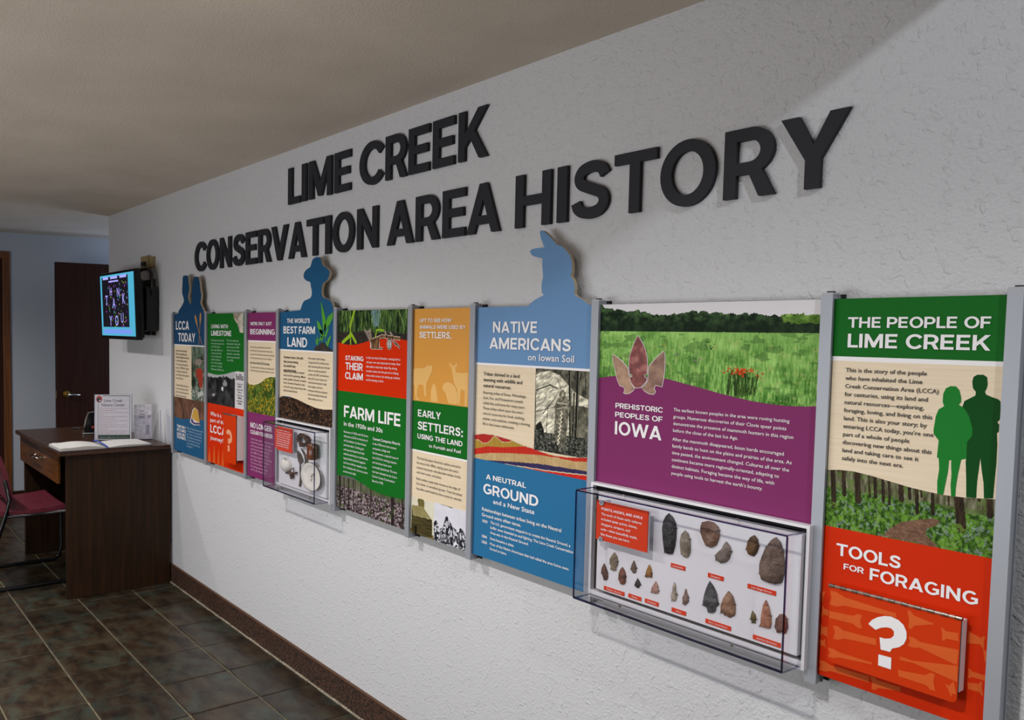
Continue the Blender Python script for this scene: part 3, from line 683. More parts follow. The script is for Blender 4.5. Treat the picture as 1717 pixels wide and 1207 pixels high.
p.body([(c7, ['The earliest known peoples in the area were roving hunting', 'groups. Numerous discoveries of their Clovis spear points', 'demonstrate the presence of mammoth hunters in this region', 'before the close of the last Ice Age.'], (530, 707), (525, 830), 2, (1243, 868)),
        (c7, ['After the mammoth disappeared, bison herds encouraged', 'family bands to hunt on the plains and prairies of the area. As', 'time passed, the environment changed. Cultures all over the', 'continent became more regionally-oriented, adapting to', 'distinct habitats. Foraging became the way of life, with', 'people using tools to harvest the earth’s bounty.'], (523, 882), (513, 1083), 1, (1233, 1015))], M_WHITE)

# ---- NATIVE AMERICANS
sil = c6.loop([(320, 454), (328, 441), (342, 426), (362, 410), (385, 398), (404, 389), (407, 382), (397, 374), (396, 345), (398, 318), (404, 295), (403, 270), (400, 235), (401, 195), (385, 192), (362, 187), (345, 178), (335, 160), (345, 148), (372, 142), (400, 140), (412, 137), (402, 115), (392, 88), (387, 60), (392, 50), (405, 52), (430, 72), (455, 100), (478, 125), (500, 132), (515, 145), (528, 160), (543, 178), (552, 205), (554, 235), (553, 262), (547, 288), (560, 305), (567, 330), (569, 355), (566, 380), (580, 395), (602, 405), (625, 422), (645, 440), (652, 452)], YP)
p = Panel(6, 'blue exhibit panel headed NATIVE AMERICANS topped by a cut-out figure with two feathers', sil=sil, front=M_BLUE1)
zs = (zat(c6, (62, 737)) + zat(c6, (645, 768))) / 2
p.rect('white_rule', zs - .0065, zs, M_WHITE, 2)
wt = c6b.loop([(60, 116), (120, 110), (190, 118), (250, 135), (320, 155), (400, 190), (450, 207), (520, 235), (600, 257), (680, 269), (760, 272), (820, 266)], YP)
zb2 = (zat(c6b, (60, 275)) + zat(c6b, (815, 418))) / 2
p.poly('cream_field', [(p.x0, zs - .0065)] + [(p.x0, wt[0][1])] + wt[1:-1] + [(p.x1, wt[-1][1]), (p.x1, zs - .0065)], M_CREAM, 1)
# woven band
pic = Pic(p.x0 + .001, p.x1 - .001, zb2, max(q[1] for q in wt) + .002, .0012); X, Z = pic.X, pic.Z
xs_ = [p.x0, p.x1]; top = np.interp(X, [q[0] for q in wt], [q[1] for q in wt])
def curve(pts): w = c6b.loop(pts, YP); return np.interp(X, [q[0] for q in w], [q[1] for q in w])
pic.c = pic.mixc((.62, .15, .14), (.72, .2, .18), pic.n(90, 200, 1))
zz = curve([(60, 150), (90, 150), (120, 172), (150, 172), (175, 150), (195, 122), (215, 135), (250, 165), (290, 168), (320, 155), (360, 175), (420, 200), (820, 300)])
pic.fill(Z < zz, (.66, .53, .22)); pic.fill(np.abs(Z - zz) < .0012, (.78, .72, .55))
z1 = curve([(60, 210), (150, 193), (250, 200), (400, 195), (470, 210), (560, 250), (680, 270), (820, 270)]); pic.fill(Z < z1, (.74, .18, .13))
z2 = curve([(60, 248), (170, 238), (300, 240), (480, 250), (620, 270), (730, 295), (820, 298)]); pic.fill(Z < z2, pic.mixc((.68, .56, .38), (.78, .68, .50), pic.n(60, 60, 3)))
z3 = curve([(60, 282), (200, 290), (350, 300), (500, 312), (650, 335), (820, 362)]); pic.fill(Z < z3, pic.mixc((.17, .15, .30), (.24, .2, .36), pic.n(60, 60, 5)))
z4 = curve([(60, 292), (200, 300), (350, 324), (420, 332), (520, 350), (700, 372), (820, 385)]); pic.fill((Z < z4) , (.78, .72, .62)); pic.fill(Z < z4 - .003, (.78, .16, .12))
pic.c *= (.92 + .16 * fbm(X, Z, 500, 30, 9, 2))[..., None]
wt2 = [(min(max(q[0], p.x0), p.x1), q[1]) for q in wt]
pic.build('woven_band_print', p.root, lay(2), clip=[(p.x0, zb2 - .01)] + [(p.x0, wt[0][1])] + wt2[1:-1] + [(p.x1, wt[-1][1]), (p.x1, zb2 - .01)])
p.rect('blue_field', p.zb + .0005, zb2, M_BLUE2, 3)
# archive picture: bark house with a standing figure
xa = (c6((369, 768), YP)[0] + c6b((464, 200), YP)[0]) / 2
pic = Pic(xa, p.vx1 + .003, zat(c6b, (820, 268)) - .004, zs - .0065, .0011); X, Z = pic.X, pic.Z
pic.c = pic.mixc((.14, .14, .12), (.50, .49, .42), (pic.n(70, 50, 2, 5) - .25) * 1.8)
dome = c6.loop([(369, 1125), (369, 800), (395, 785), (440, 780), (490, 800), (535, 850), (570, 890), (640, 930), (640, 970), (590, 960), (545, 960), (540, 1150), (400, 1150)], YP)
pic.fill(inside(X, Z, dome), pic.mixc((.42, .41, .36), (.90, .88, .80), (fbm(X * .6 + Z, Z - X * .7, 60, 160, 4, 4) - .2) * 1.6))
for a, b, w in (((370, 880), (445, 850), .0016), ((440, 852), (480, 870), .0016), ((370, 990), (470, 965), .001), ((405, 1000), (470, 920), .0012), ((480, 820), (500, 880), .0008), ((385, 1060), (395, 1140), .004), ((430, 980), (420, 1130), .001)):
    pic.line(c6(a, YP), c6(b, YP), w, (.12, .12, .10))
pic.fill(inside(X, Z, c6.loop([(369, 1060), (392, 1040), (408, 1080), (420, 1150), (369, 1150)], YP)), (.10, .10, .09))
for a, b, w in (((545, 780), (548, 1150), .0045), ((590, 780), (575, 1180), .0055), ((568, 900), (560, 1120), .003), ((625, 780), (628, 900), .002)):
    pic.line(c6(a, YP), c6(b, YP), w, (.09, .09, .08)); pic.line((c6(a, YP)[0] + w * .5, c6(a, YP)[1]), (c6(b, YP)[0] + w * .5, c6(b, YP)[1]), w * .25, (.42, .41, .35))
fig = c6.loop([(478, 1165), (462, 1080), (468, 1010), (466, 960), (478, 930), (494, 920), (490, 900), (498, 880), (513, 878), (522, 895), (522, 915), (545, 935), (545, 985), (538, 1020), (528, 1100), (515, 1185)], YP)
pic.fill(inside(X, Z, fig), pic.mixc((.20, .20, .17), (.52, .50, .44), (pic.n(150, 120, 8) - .2) * 1.6))
pic.fill(np.hypot(X - c6((508, 905), YP)[0], (Z - c6((508, 905), YP)[1]) * .8) < .0040, (.62, .58, .50))
pic.line(c6((478, 945), YP), c6((530, 952), YP), .0016, (.72, .70, .62), .7); pic.line(c6((480, 975), YP), c6((530, 968), YP), .0016, (.66, .64, .56), .7)
a, b = c6((503, 990), YP), c6((485, 1150), YP)
for i in range(16):
    t = i / 15; q = (a[0] + (b[0] - a[0]) * t + (.0035 if i % 2 else -.0035), a[1] + (b[1] - a[1]) * t); q2 = (a[0] + (b[0] - a[0]) * (t + 1 / 15) - (.0035 if i % 2 else -.0035), a[1] + (b[1] - a[1]) * (t + 1 / 15))
    pic.line(q, q2, .0011, (.82, .80, .72))
low = Z < zat(c6, (500, 1110)); pic.fill(low & ~inside(X, Z, fig), pic.mixc((.09, .10, .09), (.50, .50, .46), (pic.n(190, 190, 13, 3) - .42) * 2.4), .85)
for i in range(40):
    q = (rs.uniform(xa, p.vx1), rs.uniform(c6b((600, 250), YP)[1], c6b((600, 20), YP)[1])); pic.line(q, (q[0] + rs.randn() * .008, q[1] + rs.randn() * .004), .0006, (.6, .6, .55), .7)
wt3 = [(q[0], q[1]) for q in wt if q[0] > xa]
pic.build('archive_photo_print', p.root, lay(3), 1.18, clip=[(xa - .01, np.interp(xa, [q[0] for q in wt], [q[1] for q in wt]))] + wt3 + [(p.x1, wt[-1][1]), (p.x1, PT), (xa - .01, PT)])
p.heads([(c6, 'NATIVE', (144, 581), (372, 583), 524), (c6, 'AMERICANS', (126, 663), (547, 680), 605), (c6, 'on Iowan Soil', (325, 724), (565, 736), 690, 'BB'),
         (c6b, 'A NEUTRAL', (140, 415), (410, 475), 381), (c6b, 'GROUND', (122, 515), (492, 597), 447), (c6b, 'and a New State', (188, 583), (466, 650), 553, 'BB')])
p.body([(c6, ['Tribes thrived in a land', 'teeming with wildlife and', 'natural resources.'], (95, 802), (92, 862), 1, (296, 845), 'BB'),
        (c6, ['Roaming tribes of Sioux, Winnebago,', 'Sauk, Fox, and Potawatomi people', 'called this soil home for many years.', 'These tribes relied upon the area’s', 'natural resources for food, clothing,', 'shelter, and medicine, creating a thriving', 'life in the Iowan wilderness.'], (93, 897), (88, 1058), 5, (335, 1070))])
p.body([(c6b, ['Relationships between tribes living on the Neutral', 'Ground were often tense.'], (112, 624), (111, 662), 0, (648, 765), 'BB'), (c6b, ['1830'], (112, 703), (112, 703), 0, (150, 710), 'BB'), (c6b, ['1846'], (109, 805), (109, 805), 0, (148, 812), 'BB'), (c6b, ['1860'], (108, 843), (108, 843), 0, (147, 850), 'BB'),
        (c6b, ['The U.S. government stepped in to create the Neutral Ground, a', 'buffer zone intended to end fighting. The Lime Creek Conservation', 'Area was in the Neutral Ground.'], (170, 715), (167, 782), 1, (728, 910), 'BB'),
        (c6b, ['Iowa became a state.'], (168, 822), (168, 822), 0, (330, 862), 'BB'), (c6b, ['Most of the Native Americans that had called the area home were', 'forced to leave.'], (166, 858), (164, 890), 0, (697, 1025), 'BB')], M_WHITE)

# ---- EARLY SETTLERS
p = Panel(5, 'narrow amber and green exhibit panel headed EARLY SETTLERS with pale animal silhouettes')
za = (zat(c5, (740, 950)) + zat(c5, (1232, 1010))) / 2; zg = (zat(c5b, (680, 252)) + zat(c5b, (1122, 342))) / 2
p.rect('amber_field', za, PT, M_ORANGE, 1); p.rect('green_field', zg, za, M_GREEN, 1); p.rect('white_rule', zg - .006, zg, M_WHITE, 2)
zp = (zat(c5b, (670, 640)) + zat(c5b, (860, 683))) / 2
p.rect('cream_field', zp - .03, zg - .006, M_CREAM, 1)
for nm, pts, k in (('printed_goat', [(905, 960), (908, 860), (925, 805), (935, 800), (950, 830), (962, 900), (968, 965)], 2),
    ('printed_cow', [(748, 675), (800, 666), (850, 668), (870, 650), (878, 630), (886, 645), (905, 650), (920, 636), (922, 668), (918, 700), (900, 735), (890, 760), (870, 800), (866, 850), (870, 912), (850, 915), (846, 850), (838, 815), (800, 812), (788, 850), (785, 920), (815, 950), (775, 945), (765, 880), (765, 830), (748, 800)], 3),
    ('printed_deer', [(1075, 612), (1090, 640), (1100, 650), (1122, 640), (1130, 618), (1138, 640), (1120, 670), (1125, 705), (1180, 713), (1232, 705), (1232, 870), (1224, 1003), (1203, 1000), (1205, 870), (1172, 850), (1158, 990), (1142, 985), (1140, 860), (1110, 800), (1095, 700), (1085, 660), (1070, 640)], 2),
    ('printed_beaver', [(1010, 830), (1020, 805), (1050, 790), (1090, 800), (1125, 840), (1145, 900), (1142, 960), (1135, 988), (1060, 976), (1045, 920), (1035, 880), (1012, 860)], 3)):
    lp = c5.loop(pts, YP); lp = [(a, max(b, za + .0005)) for a, b in lp]
    p.poly(nm, lp, M_ORANGEL, k)
xm = (c5b((860, 690), YP)[0] + c5b((857, 985), YP)[0]) / 2
pic = Pic(p.x0 + .001, xm, p.zb + .0005, zp, .0013); X, Z = pic.X, pic.Z
pic.c = pic.mixc((.80, .78, .70), (.86, .85, .78), pic.n(30, 30, 2))
pic.fill(np.hypot((X - c5b((755, 690), YP)[0]) * 1.3, Z - c5b((755, 690), YP)[1]) < .017 + .012 * pic.n(150, 150, 3), (.42, .38, .22))
pic.fill(Z < zat(c5b, (700, 900)), (.46, .42, .25))
rf = c5b.loop([(684, 705), (770, 722), (840, 825), (690, 790)], YP); wl = c5b.loop([(682, 700), (690, 790), (845, 828), (845, 970), (690, 960), (676, 900)], YP)
pic.fill(inside(X, Z, wl), pic.mixc((.16, .14, .07), (.38, .34, .20), fbm(X, Z, 20, 190, 5, 2))); pic.fill(inside(X, Z, rf), pic.mixc((.50, .46, .30), (.62, .58, .40), fbm(X, Z, 30, 200, 6)))
pic.fill(inside(X, Z, c5b.loop([(700, 870), (720, 875), (720, 960), (700, 955)], YP)), (.1, .09, .05))
pic.fill((Z < zat(c5b, (720, 950))) & (pic.n(110, 200, 8) > .5), (.60, .56, .38), .8)
pic.build('cabin_photo_print', p.root, lay(3))
pic = Pic(xm, p.x1 - .001, p.zb + .0005, zp + .002, .0013); X, Z = pic.X, pic.Z
pic.c = pic.mixc((.80, .80, .84), (.86, .86, .9), pic.n(30, 30, 2))
pic.fill(inside(X, Z, c5b.loop([(862, 682), (900, 685), (1010, 715), (1010, 735), (950, 715)], YP)), (.45, .43, .42))
mass = Z < np.interp(X, [q[0] for q in c5b.loop([(858, 850), (880, 820), (905, 900), (930, 890), (955, 800), (985, 830), (1010, 880), (1060, 930), (1090, 905), (1115, 960)], YP)], [q[1] for q in c5b.loop([(858, 850), (880, 820), (905, 900), (930, 890), (955, 800), (985, 830), (1010, 880), (1060, 930), (1090, 905), (1115, 960)], YP)])
pic.fill(mass, pic.mixc((.10, .11, .14), (.88, .88, .92), (pic.n(190, 170, 4, 4) - .36) * 3.4))
for (u, v, r) in ((940, 980, .017), (1085, 1040, .015)):
    q = c5b((u, v), YP); d = np.hypot(X - q[0], Z - q[1]); pic.fill(np.abs(d - r) < .0016, (.08, .08, .1)); pic.fill(d < .003, (.08, .08, .1))
    for k in range(6): pic.line(q, (q[0] + r * math.cos(k * 1.05), q[1] + r * math.sin(k * 1.05)), .0007, (.1, .1, .12))
for u, v in ((872, 850), (965, 815), (1000, 890), (1075, 910)):
    q = c5b((u, v), YP); pic.fill(np.hypot(X - q[0], Z - q[1]) < .0045, (.12, .11, .12)); pic.line(q, (q[0] + .002, q[1] - .05), .006, (.14, .14, .16))
    pic.line((q[0], q[1] - .012), (q[0] + .001, q[1] - .028), .0035, (.8, .8, .84))
pic.build('farm_photo_print', p.root, lay(3))
p.heads([(c5, 'LIFT TO SEE HOW', (807, 262), (1085, 263), 231), (c5, 'ANIMALS WERE USED BY', (806, 318), (1209, 326), 287), (c5, 'SETTLERS.', (804, 402), (1087, 408), 347),
         (c5, 'EARLY', (791, 1092), (992, 1120), 1031), (c5b, 'SETTLERS:', (725, 94), (1092, 157), 27), (c5b, 'USING THE LAND', (724, 168), (1088, 235), 128), (c5b, 'to Furnish and Fuel', (816, 240), (1074, 290), 214, 'BB')])
p.body([(c5b, ['The first European American settlers arrived in', 'the area in the 1850s, relying upon the area’s', 'natural resources—the abundant timber, fertile', 'soil, fresh water, and plants.'], (718, 333), (714, 447), 0, (1072, 412)),
        (c5b, ['Early settlers made their homes at the edge of', 'the timber, in woodland groves. Trees furnished', 'log cabins and fueled the fires inside for warmth.'], (714, 500), (711, 578), 2, (1083, 672))])

# ---- FARM LIFE
p = Panel(4, 'exhibit panel with a cornfield picture, red STAKING THEIR CLAIM and green FARM LIFE fields')
zr = (zat(c5, (85, 862)) + zat(c5, (690, 938))) / 2
wv = c5.loop([(86, 438), (130, 452), (190, 463), (250, 460), (310, 445), (370, 424), (450, 412), (560, 408), (640, 412), (698, 428)], YP)
zl = min(q[1] for q in wv) - .004
pic = Pic(p.x0 + .001, p.x1 - .001, zl, PT - .0005, .0013); X, Z = pic.X, pic.Z
pic.c = pic.mixc((.06, .12, .07), (.38, .50, .26), (fbm(X, Z, 130, 28, 21, 4) - .3) * 2.2)
pic.fill(np.hypot((X - c5((420, 200), YP)[0]), (Z - c5((420, 200), YP)[1]) * .7) < .028 * (.6 + pic.n(60, 40, 3)), (.50, .62, .68), .8)
for i in range(70):
    q = (rs.uniform(p.x0, p.x1), rs.uniform(c5((400, 330), YP)[1], PT)); pic.line(q, (q[0] + rs.randn() * .014, q[1] + rs.uniform(.02, .07)), rs.uniform(.0008, .002), [(.30, .44, .16), (.42, .55, .24), (.10, .18, .08), (.55, .66, .36)][rs.randint(4)], .9)
pic.fill(Z < zat(c5, (400, 350)) + .02 * (pic.n(40, 40, 6) - .5), pic.mixc((.09, .08, .08), (.30, .26, .24), pic.n(140, 140, 7)))
for a, b, w in (((235, 155), (195, 300), .006), ((195, 300), (200, 460), .0035), ((130, 440), (205, 370), .007), ((245, 440), (205, 365), .006), ((415, 400), (430, 330), .003), ((430, 330), (490, 335), .0035), ((615, 180), (620, 400), .0035)):
    pic.line(c5(a, YP), c5(b, YP), w, (.56, .70, .16) if a != (615, 180) else (.08, .12, .07))
pic.build('corn_photo_print', p.root, lay(1))
p.poly('red_field', [(p.x0, zr), (p.x1, zr), (p.x1, wv[-1][1])] + wv[::-1][1:-1] + [(p.x0, wv[0][1])], M_RED, 2)
wg = c5b.loop([(75, 468), (110, 466), (150, 470), (200, 485), (280, 535), (350, 580), (420, 615), (500, 640), (560, 652), (617, 660)], YP)
p.poly('green_field', [(p.x0, zr), (p.x0, wg[0][1])] + wg[1:-1] + [(p.x1, wg[-1][1]), (p.x1, zr)], M_GREEN, 3)
pic = Pic(p.x0 + .001, p.x1 - .001, p.zb + .0005, wg[0][1] + .002, .0012); X, Z = pic.X, pic.Z
hz = zat(c5b, (300, 610)) + .01 * (pic.n(30, 1, 3) - .5)
pic.c = pic.mixc((.22, .22, .18), (.48, .48, .40), fbm(X, Z, 150, 14, 31, 3))
pic.fill(pic.n(40, 60, 33) > .58, (.28, .36, .18), .5)
pic.fill(Z < hz, pic.mixc((.15, .11, .12), (.72, .66, .68), (pic.n(170, 190, 35, 3) - .36) * 2.6))
for i in range(60):
    q = (rs.uniform(p.x0, p.x1), rs.uniform(p.zb, hz.mean())); pic.line(q, (q[0] + rs.randn() * .02, q[1] + rs.randn() * .008), .0011, [(.72, .66, .68), (.5, .42, .42), (.16, .12, .12)][rs.randint(3)])
for u, w in ((95, .007), (130, .003), (165, .004), (205, .003), (265, .0025), (520, .009), (600, .004), (345, .003)):
    pic.line(c5b((u, 470), YP), c5b((u + 4, 760 if u < 300 else 900), YP), w, (.16, .13, .13)); 
pic.fill((Z < hz) & (pic.n(60, 60, 37) > .66), (.26, .36, .16), .6)
pic.build('woodland_photo_print', p.root, lay(1))
# printed wooden plough cart
mb = MB(); y = lay(4)
def stick(a, b, w, mb_, y, cr=c5):
    a = np.array(cr(a, y)); b = np.array(cr(b, y)); d = (b - a) / np.linalg.norm(b - a); n = np.array([-d[1], d[0]]) * w
    mb_.flat([[tuple(a + n), tuple(b + n), tuple(b - n), tuple(a - n)]], y)
parts = (((322, 325), (378, 440), .0022), ((368, 322), (382, 420), .0020), ((335, 350), (370, 345), .0015), ((345, 375), (376, 370), .0015), ((355, 400), (380, 395), .0015), ((375, 425), (470, 388), .0045), ((465, 385), (635, 408), .0050), ((445, 400), (442, 480), .003), ((500, 340), (520, 400), .0018), ((545, 350), (575, 395), .0018), ((590, 440), (632, 490), .0028), ((560, 395), (600, 470), .0022), ((380, 492), (480, 494), .0024))
for a, b, w in parts: stick(a, b, w + .0016, mb, y)
mb.flat([c5.loop([(370, 420), (450, 395), (455, 495), (372, 492)], y)], y); mb.flat([arc(*c5((540, 455), y), .0165, .0205, 0, 360, 24)[:-1], ], y)
cart = mb.build('printed_cart', mat('cart_outline', 'd9d2cb', .45), p.root)
mb = MB(); y = lay(5)
for a, b, w in parts: stick(a, b, w, mb, y)
mb.flat([c5.loop([(378, 430), (444, 404), (444, 488), (380, 485)], y)], y)
mb.build('cart_timber', noise_mat('print_cart_wood', '4a2f1c', '8a6238', 60, .45), cart)
mb = MB(); mb.flat([arc(*c5((540, 455), y), .0150, .019, 0, 360, 24)[:-1], arc(*c5((540, 455), y), .0115, .0155, 0, 360, 24)[:-1]], y)
for k in range(5):
    c_ = c5((540, 455), y); mb.flat([[(c_[0] + .012 * math.cos(k * .63) + .0008, c_[1] + .016 * math.sin(k * .63)), (c_[0] + .012 * math.cos(k * .63) - .0008, c_[1] + .016 * math.sin(k * .63)), (c_[0] - .012 * math.cos(k * .63) - .0008, c_[1] - .016 * math.sin(k * .63)), (c_[0] - .012 * math.cos(k * .63) + .0008, c_[1] - .016 * math.sin(k * .63))]], y)
mb.build('cart_wheel', mat('print_iron', '2e2a2c', .5), cart)
p.heads([(c5, 'STAKING', (152, 597), (311, 607), 556), (c5, 'THEIR', (153, 682), (305, 690), 618), (c5, 'CLAIM', (151, 763), (306, 774), 703),
         (c5, 'FARM LIFE', (140, 1096), (636, 1183), 993), (c5b, 'in the 1920s and 30s', (128, 62), (441, 124), 28, 'BB')])
p.body([(c5, ['In this new land of freedom, owning land to', 'call your own was important to many. How', 'did settlers make their claim? By driving', 'wooden stakes into the ground or blazing', 'trees at the corners, by setting up a shelter,', 'and by starting to farm.'], (336, 583), (334, 777), 0, (636, 602)),
        (c5b, ['Remnants of 1920s and 30s farms', 'still exist at LCCA in the form of', 'old foundations, broken fences,', 'and trash piles. Cooking pits', 'underground kept food fresh', 'without electricity in rural homes.', 'Large families banded together', 'and most children stayed on the', 'farm, helping with chores as soon', 'as they were able.'], (127, 120), (125, 440), 8, (320, 438)),
        (c5b, ['Cement Companies Move In'], (362, 180), (362, 180), 0, (582, 217), 'BB'),
        (c5b, ['In the 1930s two local cement', 'companies, Lehigh and', 'Northwestern, acquired most of', 'the LCCA for mining purposes', 'and the farms here were', 'eventually abandoned. The land', 'was later donated to the Cerro', 'Gordo County Conservation', 'Board in 1978.'], (361, 218), (358, 518), 2, (568, 335))], M_WHITE)

# ---- THE WORLD'S BEST FARM LAND
sil = c3.loop([(568, 549), (580, 510), (592, 480), (605, 462), (640, 447), (660, 437), (672, 415), (675, 390), (672, 360), (665, 330), (662, 300), (655, 288), (625, 278), (603, 258), (597, 230), (605, 200), (625, 175), (660, 152), (668, 125), (675, 95), (690, 72), (720, 58), (745, 62), (760, 85), (768, 120), (778, 140), (810, 160), (832, 180), (838, 205), (832, 240), (818, 268), (800, 285), (780, 295), (770, 320), (765, 350), (762, 380), (768, 415), (778, 433), (810, 445), (845, 460), (858, 480), (868, 510), (876, 549)], YP)
p = Panel(3, 'blue and cream exhibit panel headed BEST FARM LAND with a cut-out hatted figure', sil=sil, front=M_NAVY2)
zs = (zat(c3, (378, 905)) + zat(c3, (868, 932))) / 2
p.rect('white_rule', zs - .0065, zs, M_WHITE, 2)
wv = c3b.loop([(335, 132), (360, 122), (385, 120), (430, 125), (500, 150), (580, 190), (650, 220), (720, 235), (790, 232)], YP)
p.poly('cream_field', [(p.x0, zs - .0065), (p.x0, wv[0][1])] + wv[1:-1] + [(p.x1, wv[-1][1]), (p.x1, zs - .0065)], M_CREAM, 2)
pic = Pic(p.x0 + .001, p.x1 - .001, p.zb + .0005, wv[0][1] + .008, .0016); X, Z = pic.X, pic.Z
pic.c = pic.mixc((.09, .07, .06), (.34, .24, .17), (pic.n(90, 120, 41, 4) - .3) * 1.8)
pic.fill(pic.n(160, 170, 43, 2) > .74, (.62, .44, .33), .8)
pic.build('soil_photo_print', p.root, lay(1))
lf = mat('print_leaf_green', '4f9a2c', .45)
pl = MB(); y = lay(4)
for pts in ([(757, 462), (775, 520), (800, 620), (805, 700), (790, 760), (775, 700), (765, 580)], [(868, 565), (868, 620), (840, 680), (800, 720), (785, 760), (790, 690), (820, 610)],
            [(722, 640), (745, 665), (770, 720), (780, 790), (770, 860), (755, 770), (725, 700)], [(770, 735), (750, 725), (735, 745), (770, 775), (800, 800)], [(830, 690), (825, 740), (800, 810), (790, 790), (810, 730)],
            [(705, 805), (720, 830), (735, 880), (715, 860)], [(725, 770), (735, 820), (730, 870), (722, 820)], [(775, 780), (750, 800), (735, 840), (765, 815)], [(855, 780), (840, 830), (820, 890), (812, 850), (830, 800)], [(800, 800), (815, 860), (822, 895), (805, 860)]):
    pl.flat([c3.loop(pts, y)], y)
pl.build('printed_seedling', lf, p.root)
so = c3.loop([(700, 930), (705, 890), (740, 870), (765, 845), (790, 850), (815, 880), (850, 905), (868, 920), (868, 933)], YP)
p.poly('printed_soil_clump', [(a, max(b, zs)) for a, b in so], noise_mat('print_soil', '14100e', '352a22', 80, .6), 5)
p.heads([(c3, 'THE WORLD\'S', (446, 665), (656, 668), 625), (c3, 'BEST FARM', (413, 762), (703, 770), 696), (c3, 'LAND', (449, 884), (631, 891), 798)])
p.body([(c3, ['Northern Iowa’s rich soils', 'have proven among', 'the world’s best', 'agricultural lands.'], (415, 990), (412, 1108), 0, (593, 1000), 'BB'),
        (c3b, ['There is no rival in central', 'Iowa soil for growing. Many', 'early settlers chose to move', 'here. Farmers found it rich,', 'a lot of crops were from the', 'land around them.'], (378, -82), (376, 78), 0, (553, -65)),
        (c3, ['Early settlers didn’t always', 'recognize this fine, fertile soil as', 'tilled, describing this part the best', 'land, or its wider properties', 'possible. By 1870, land had been', 'claimed for acres of grain and', 'orchards and livestock. Small', 'farms began to dot the', 'landscape and farmers planted', 'and drained fields to feed and', 'wheat, barley, and corn.'], (640, 1000), (637, 1368), 2, (840, 1085))])

# ---- WE'RE ONLY JUST BEGINNING
p = Panel(2, 'narrow purple exhibit panel headed BEGINNING with a yellow prairie flower picture')
zs = (zat(c3, (75, 822)) + zat(c3, (340, 836))) / 2; zu = (zat(c3b, (65, 243)) + zat(c3b, (303, 297))) / 2
p.rect('purple_header', zs, PT, M_PURPLE, 1); p.rect('white_rule', zs - .0065, zs, M_WHITE, 2); p.rect('purple_field', p.zb + .0005, zu, M_PURPLE, 1)
wv = c3b.loop([(62, 5), (95, 22), (130, 27), (165, 20), (200, 0), (230, -28), (270, -40), (303, -38)], YP)
p.poly('cream_field', [(p.x0, zs - .0065), (p.x0, wv[0][1])] + wv[1:-1] + [(p.x1, wv[-1][1]), (p.x1, zs - .0065)], M_CREAM, 2)
pic = Pic(p.x0 + .001, p.x1 - .001, zu, wv[-1][1] + .006, .0017); X, Z = pic.X, pic.Z
pic.c = pic.mixc((.16, .26, .08), (.42, .52, .20), (pic.n(60, 60, 51, 4) - .3) * 2)
pic.fill((pic.n(150, 150, 53, 2) > .58) & (pic.n(20, 20, 55) > .42), (.76, .62, .16), .85)
pic.fill((pic.n(170, 150, 57, 2) > .66), (.14, .2, .06), .7)
pic.build('prairie_photo_print', p.root, lay(1))
p.heads([(c3, 'WE\'RE ONLY JUST', (108, 686), (304, 690), 656), (c3, 'BEGINNING', (107, 767), (333, 780), 718), (c3b, 'NO LONGER', (100, 385), (278, 424), 341), (c3b, 'CLEAR FOR BEER', (100, 435), (286, 481), 403)])
p.body([(c3, ['We are only just beginning this journey, while', 'others will join. Connecting to learn, listen and to', 'create and record memories, we learn more through', 'work and by quiet listening to our surroundings.'], (107, 893), (107, 993), 2, (328, 972)),
        (c3, ['Be a Part of the LCCA Journey'], (107, 1040), (107, 1040), 0, (284, 1052), 'BB'), (c3, ['The opportunities are endless, you belong to the', 'LCCA and many more ways for nature to come.'], (107, 1078), (107, 1108), 0, (325, 1098))])
p.body([(c3b, ['Clear Lake water, spring fed, was', 'known for its purity and taste,', 'and many breweries here made', 'beer from its clean flow. By', 'the 1880s the town had its', 'brewing company, an ice house', 'and cellars dug in limestone.', 'The site was later used', 'for storage and remained', 'until it was dismantled.'], (103, 485), (98, 740), 0, (292, 545))], mat('print_lilac_text', 'c9a9c6', .5))

# ---- LIVING WITH LIMESTONE
p = Panel(1, 'green and orange exhibit panel headed LIVING WITH LIMESTONE with a small lift flap')
zo = (zat(c1b, (425, 285)) + zat(c1b, (812, 357))) / 2
p.rect('green_header', zo + .02, PT, M_GREEN, 1)
rk = c1.loop([(708, 472), (712, 530), (738, 575), (752, 590), (765, 640), (778, 683), (815, 686), (815, 472)], YP)
p.poly('rock_print', [(a, min(b, PT - .001)) for a, b in rk], noise_mat('print_limestone', '8f8272', 'cfc6ba', 22, .5, lo=.4, hi=.6), 2)
wv = c1.loop([(425, 1105), (480, 1122), (550, 1133), (620, 1125), (700, 1102), (760, 1094), (812, 1105)], YP)
pic = Pic(p.x0 + .001, p.x1 - .001, zo, max(q[1] for q in wv) + .001, .0019); X, Z = pic.X, pic.Z
pic.c = pic.mixc((.06, .06, .07), (.30, .30, .31), (pic.n(30, 30, 61, 4) - .25) * 1.6)
sky = Z > np.interp(X, [q[0] for q in c1.loop([(425, 1150), (520, 1160), (600, 1150), (700, 1170), (812, 1200)], YP)], [q[1] for q in c1.loop([(425, 1150), (520, 1160), (600, 1150), (700, 1170), (812, 1200)], YP)]) + .02 * (pic.n(60, 60, 63) - .5)
pic.fill(sky, (.66, .67, .68))
pic.fill(inside(X, Z, c1b.loop([(595, 80), (618, 40), (640, 75), (640, 110), (600, 110)], YP)), (.55, .56, .58)); pic.fill(inside(X, Z, c1b.loop([(580, 120), (602, 118), (598, 165), (582, 150)], YP)), (.85, .85, .88))
pic.fill(inside(X, Z, c1b.loop([(480, 190), (510, 185), (512, 215), (485, 218)], YP)), (.6, .58, .6))
np_ = inside(X, Z, c1b.loop([(724, -30), (745, -90), (900, -100), (900, 380), (724, 340)], YP)); pic.fill(np_, (.80, .79, .80))
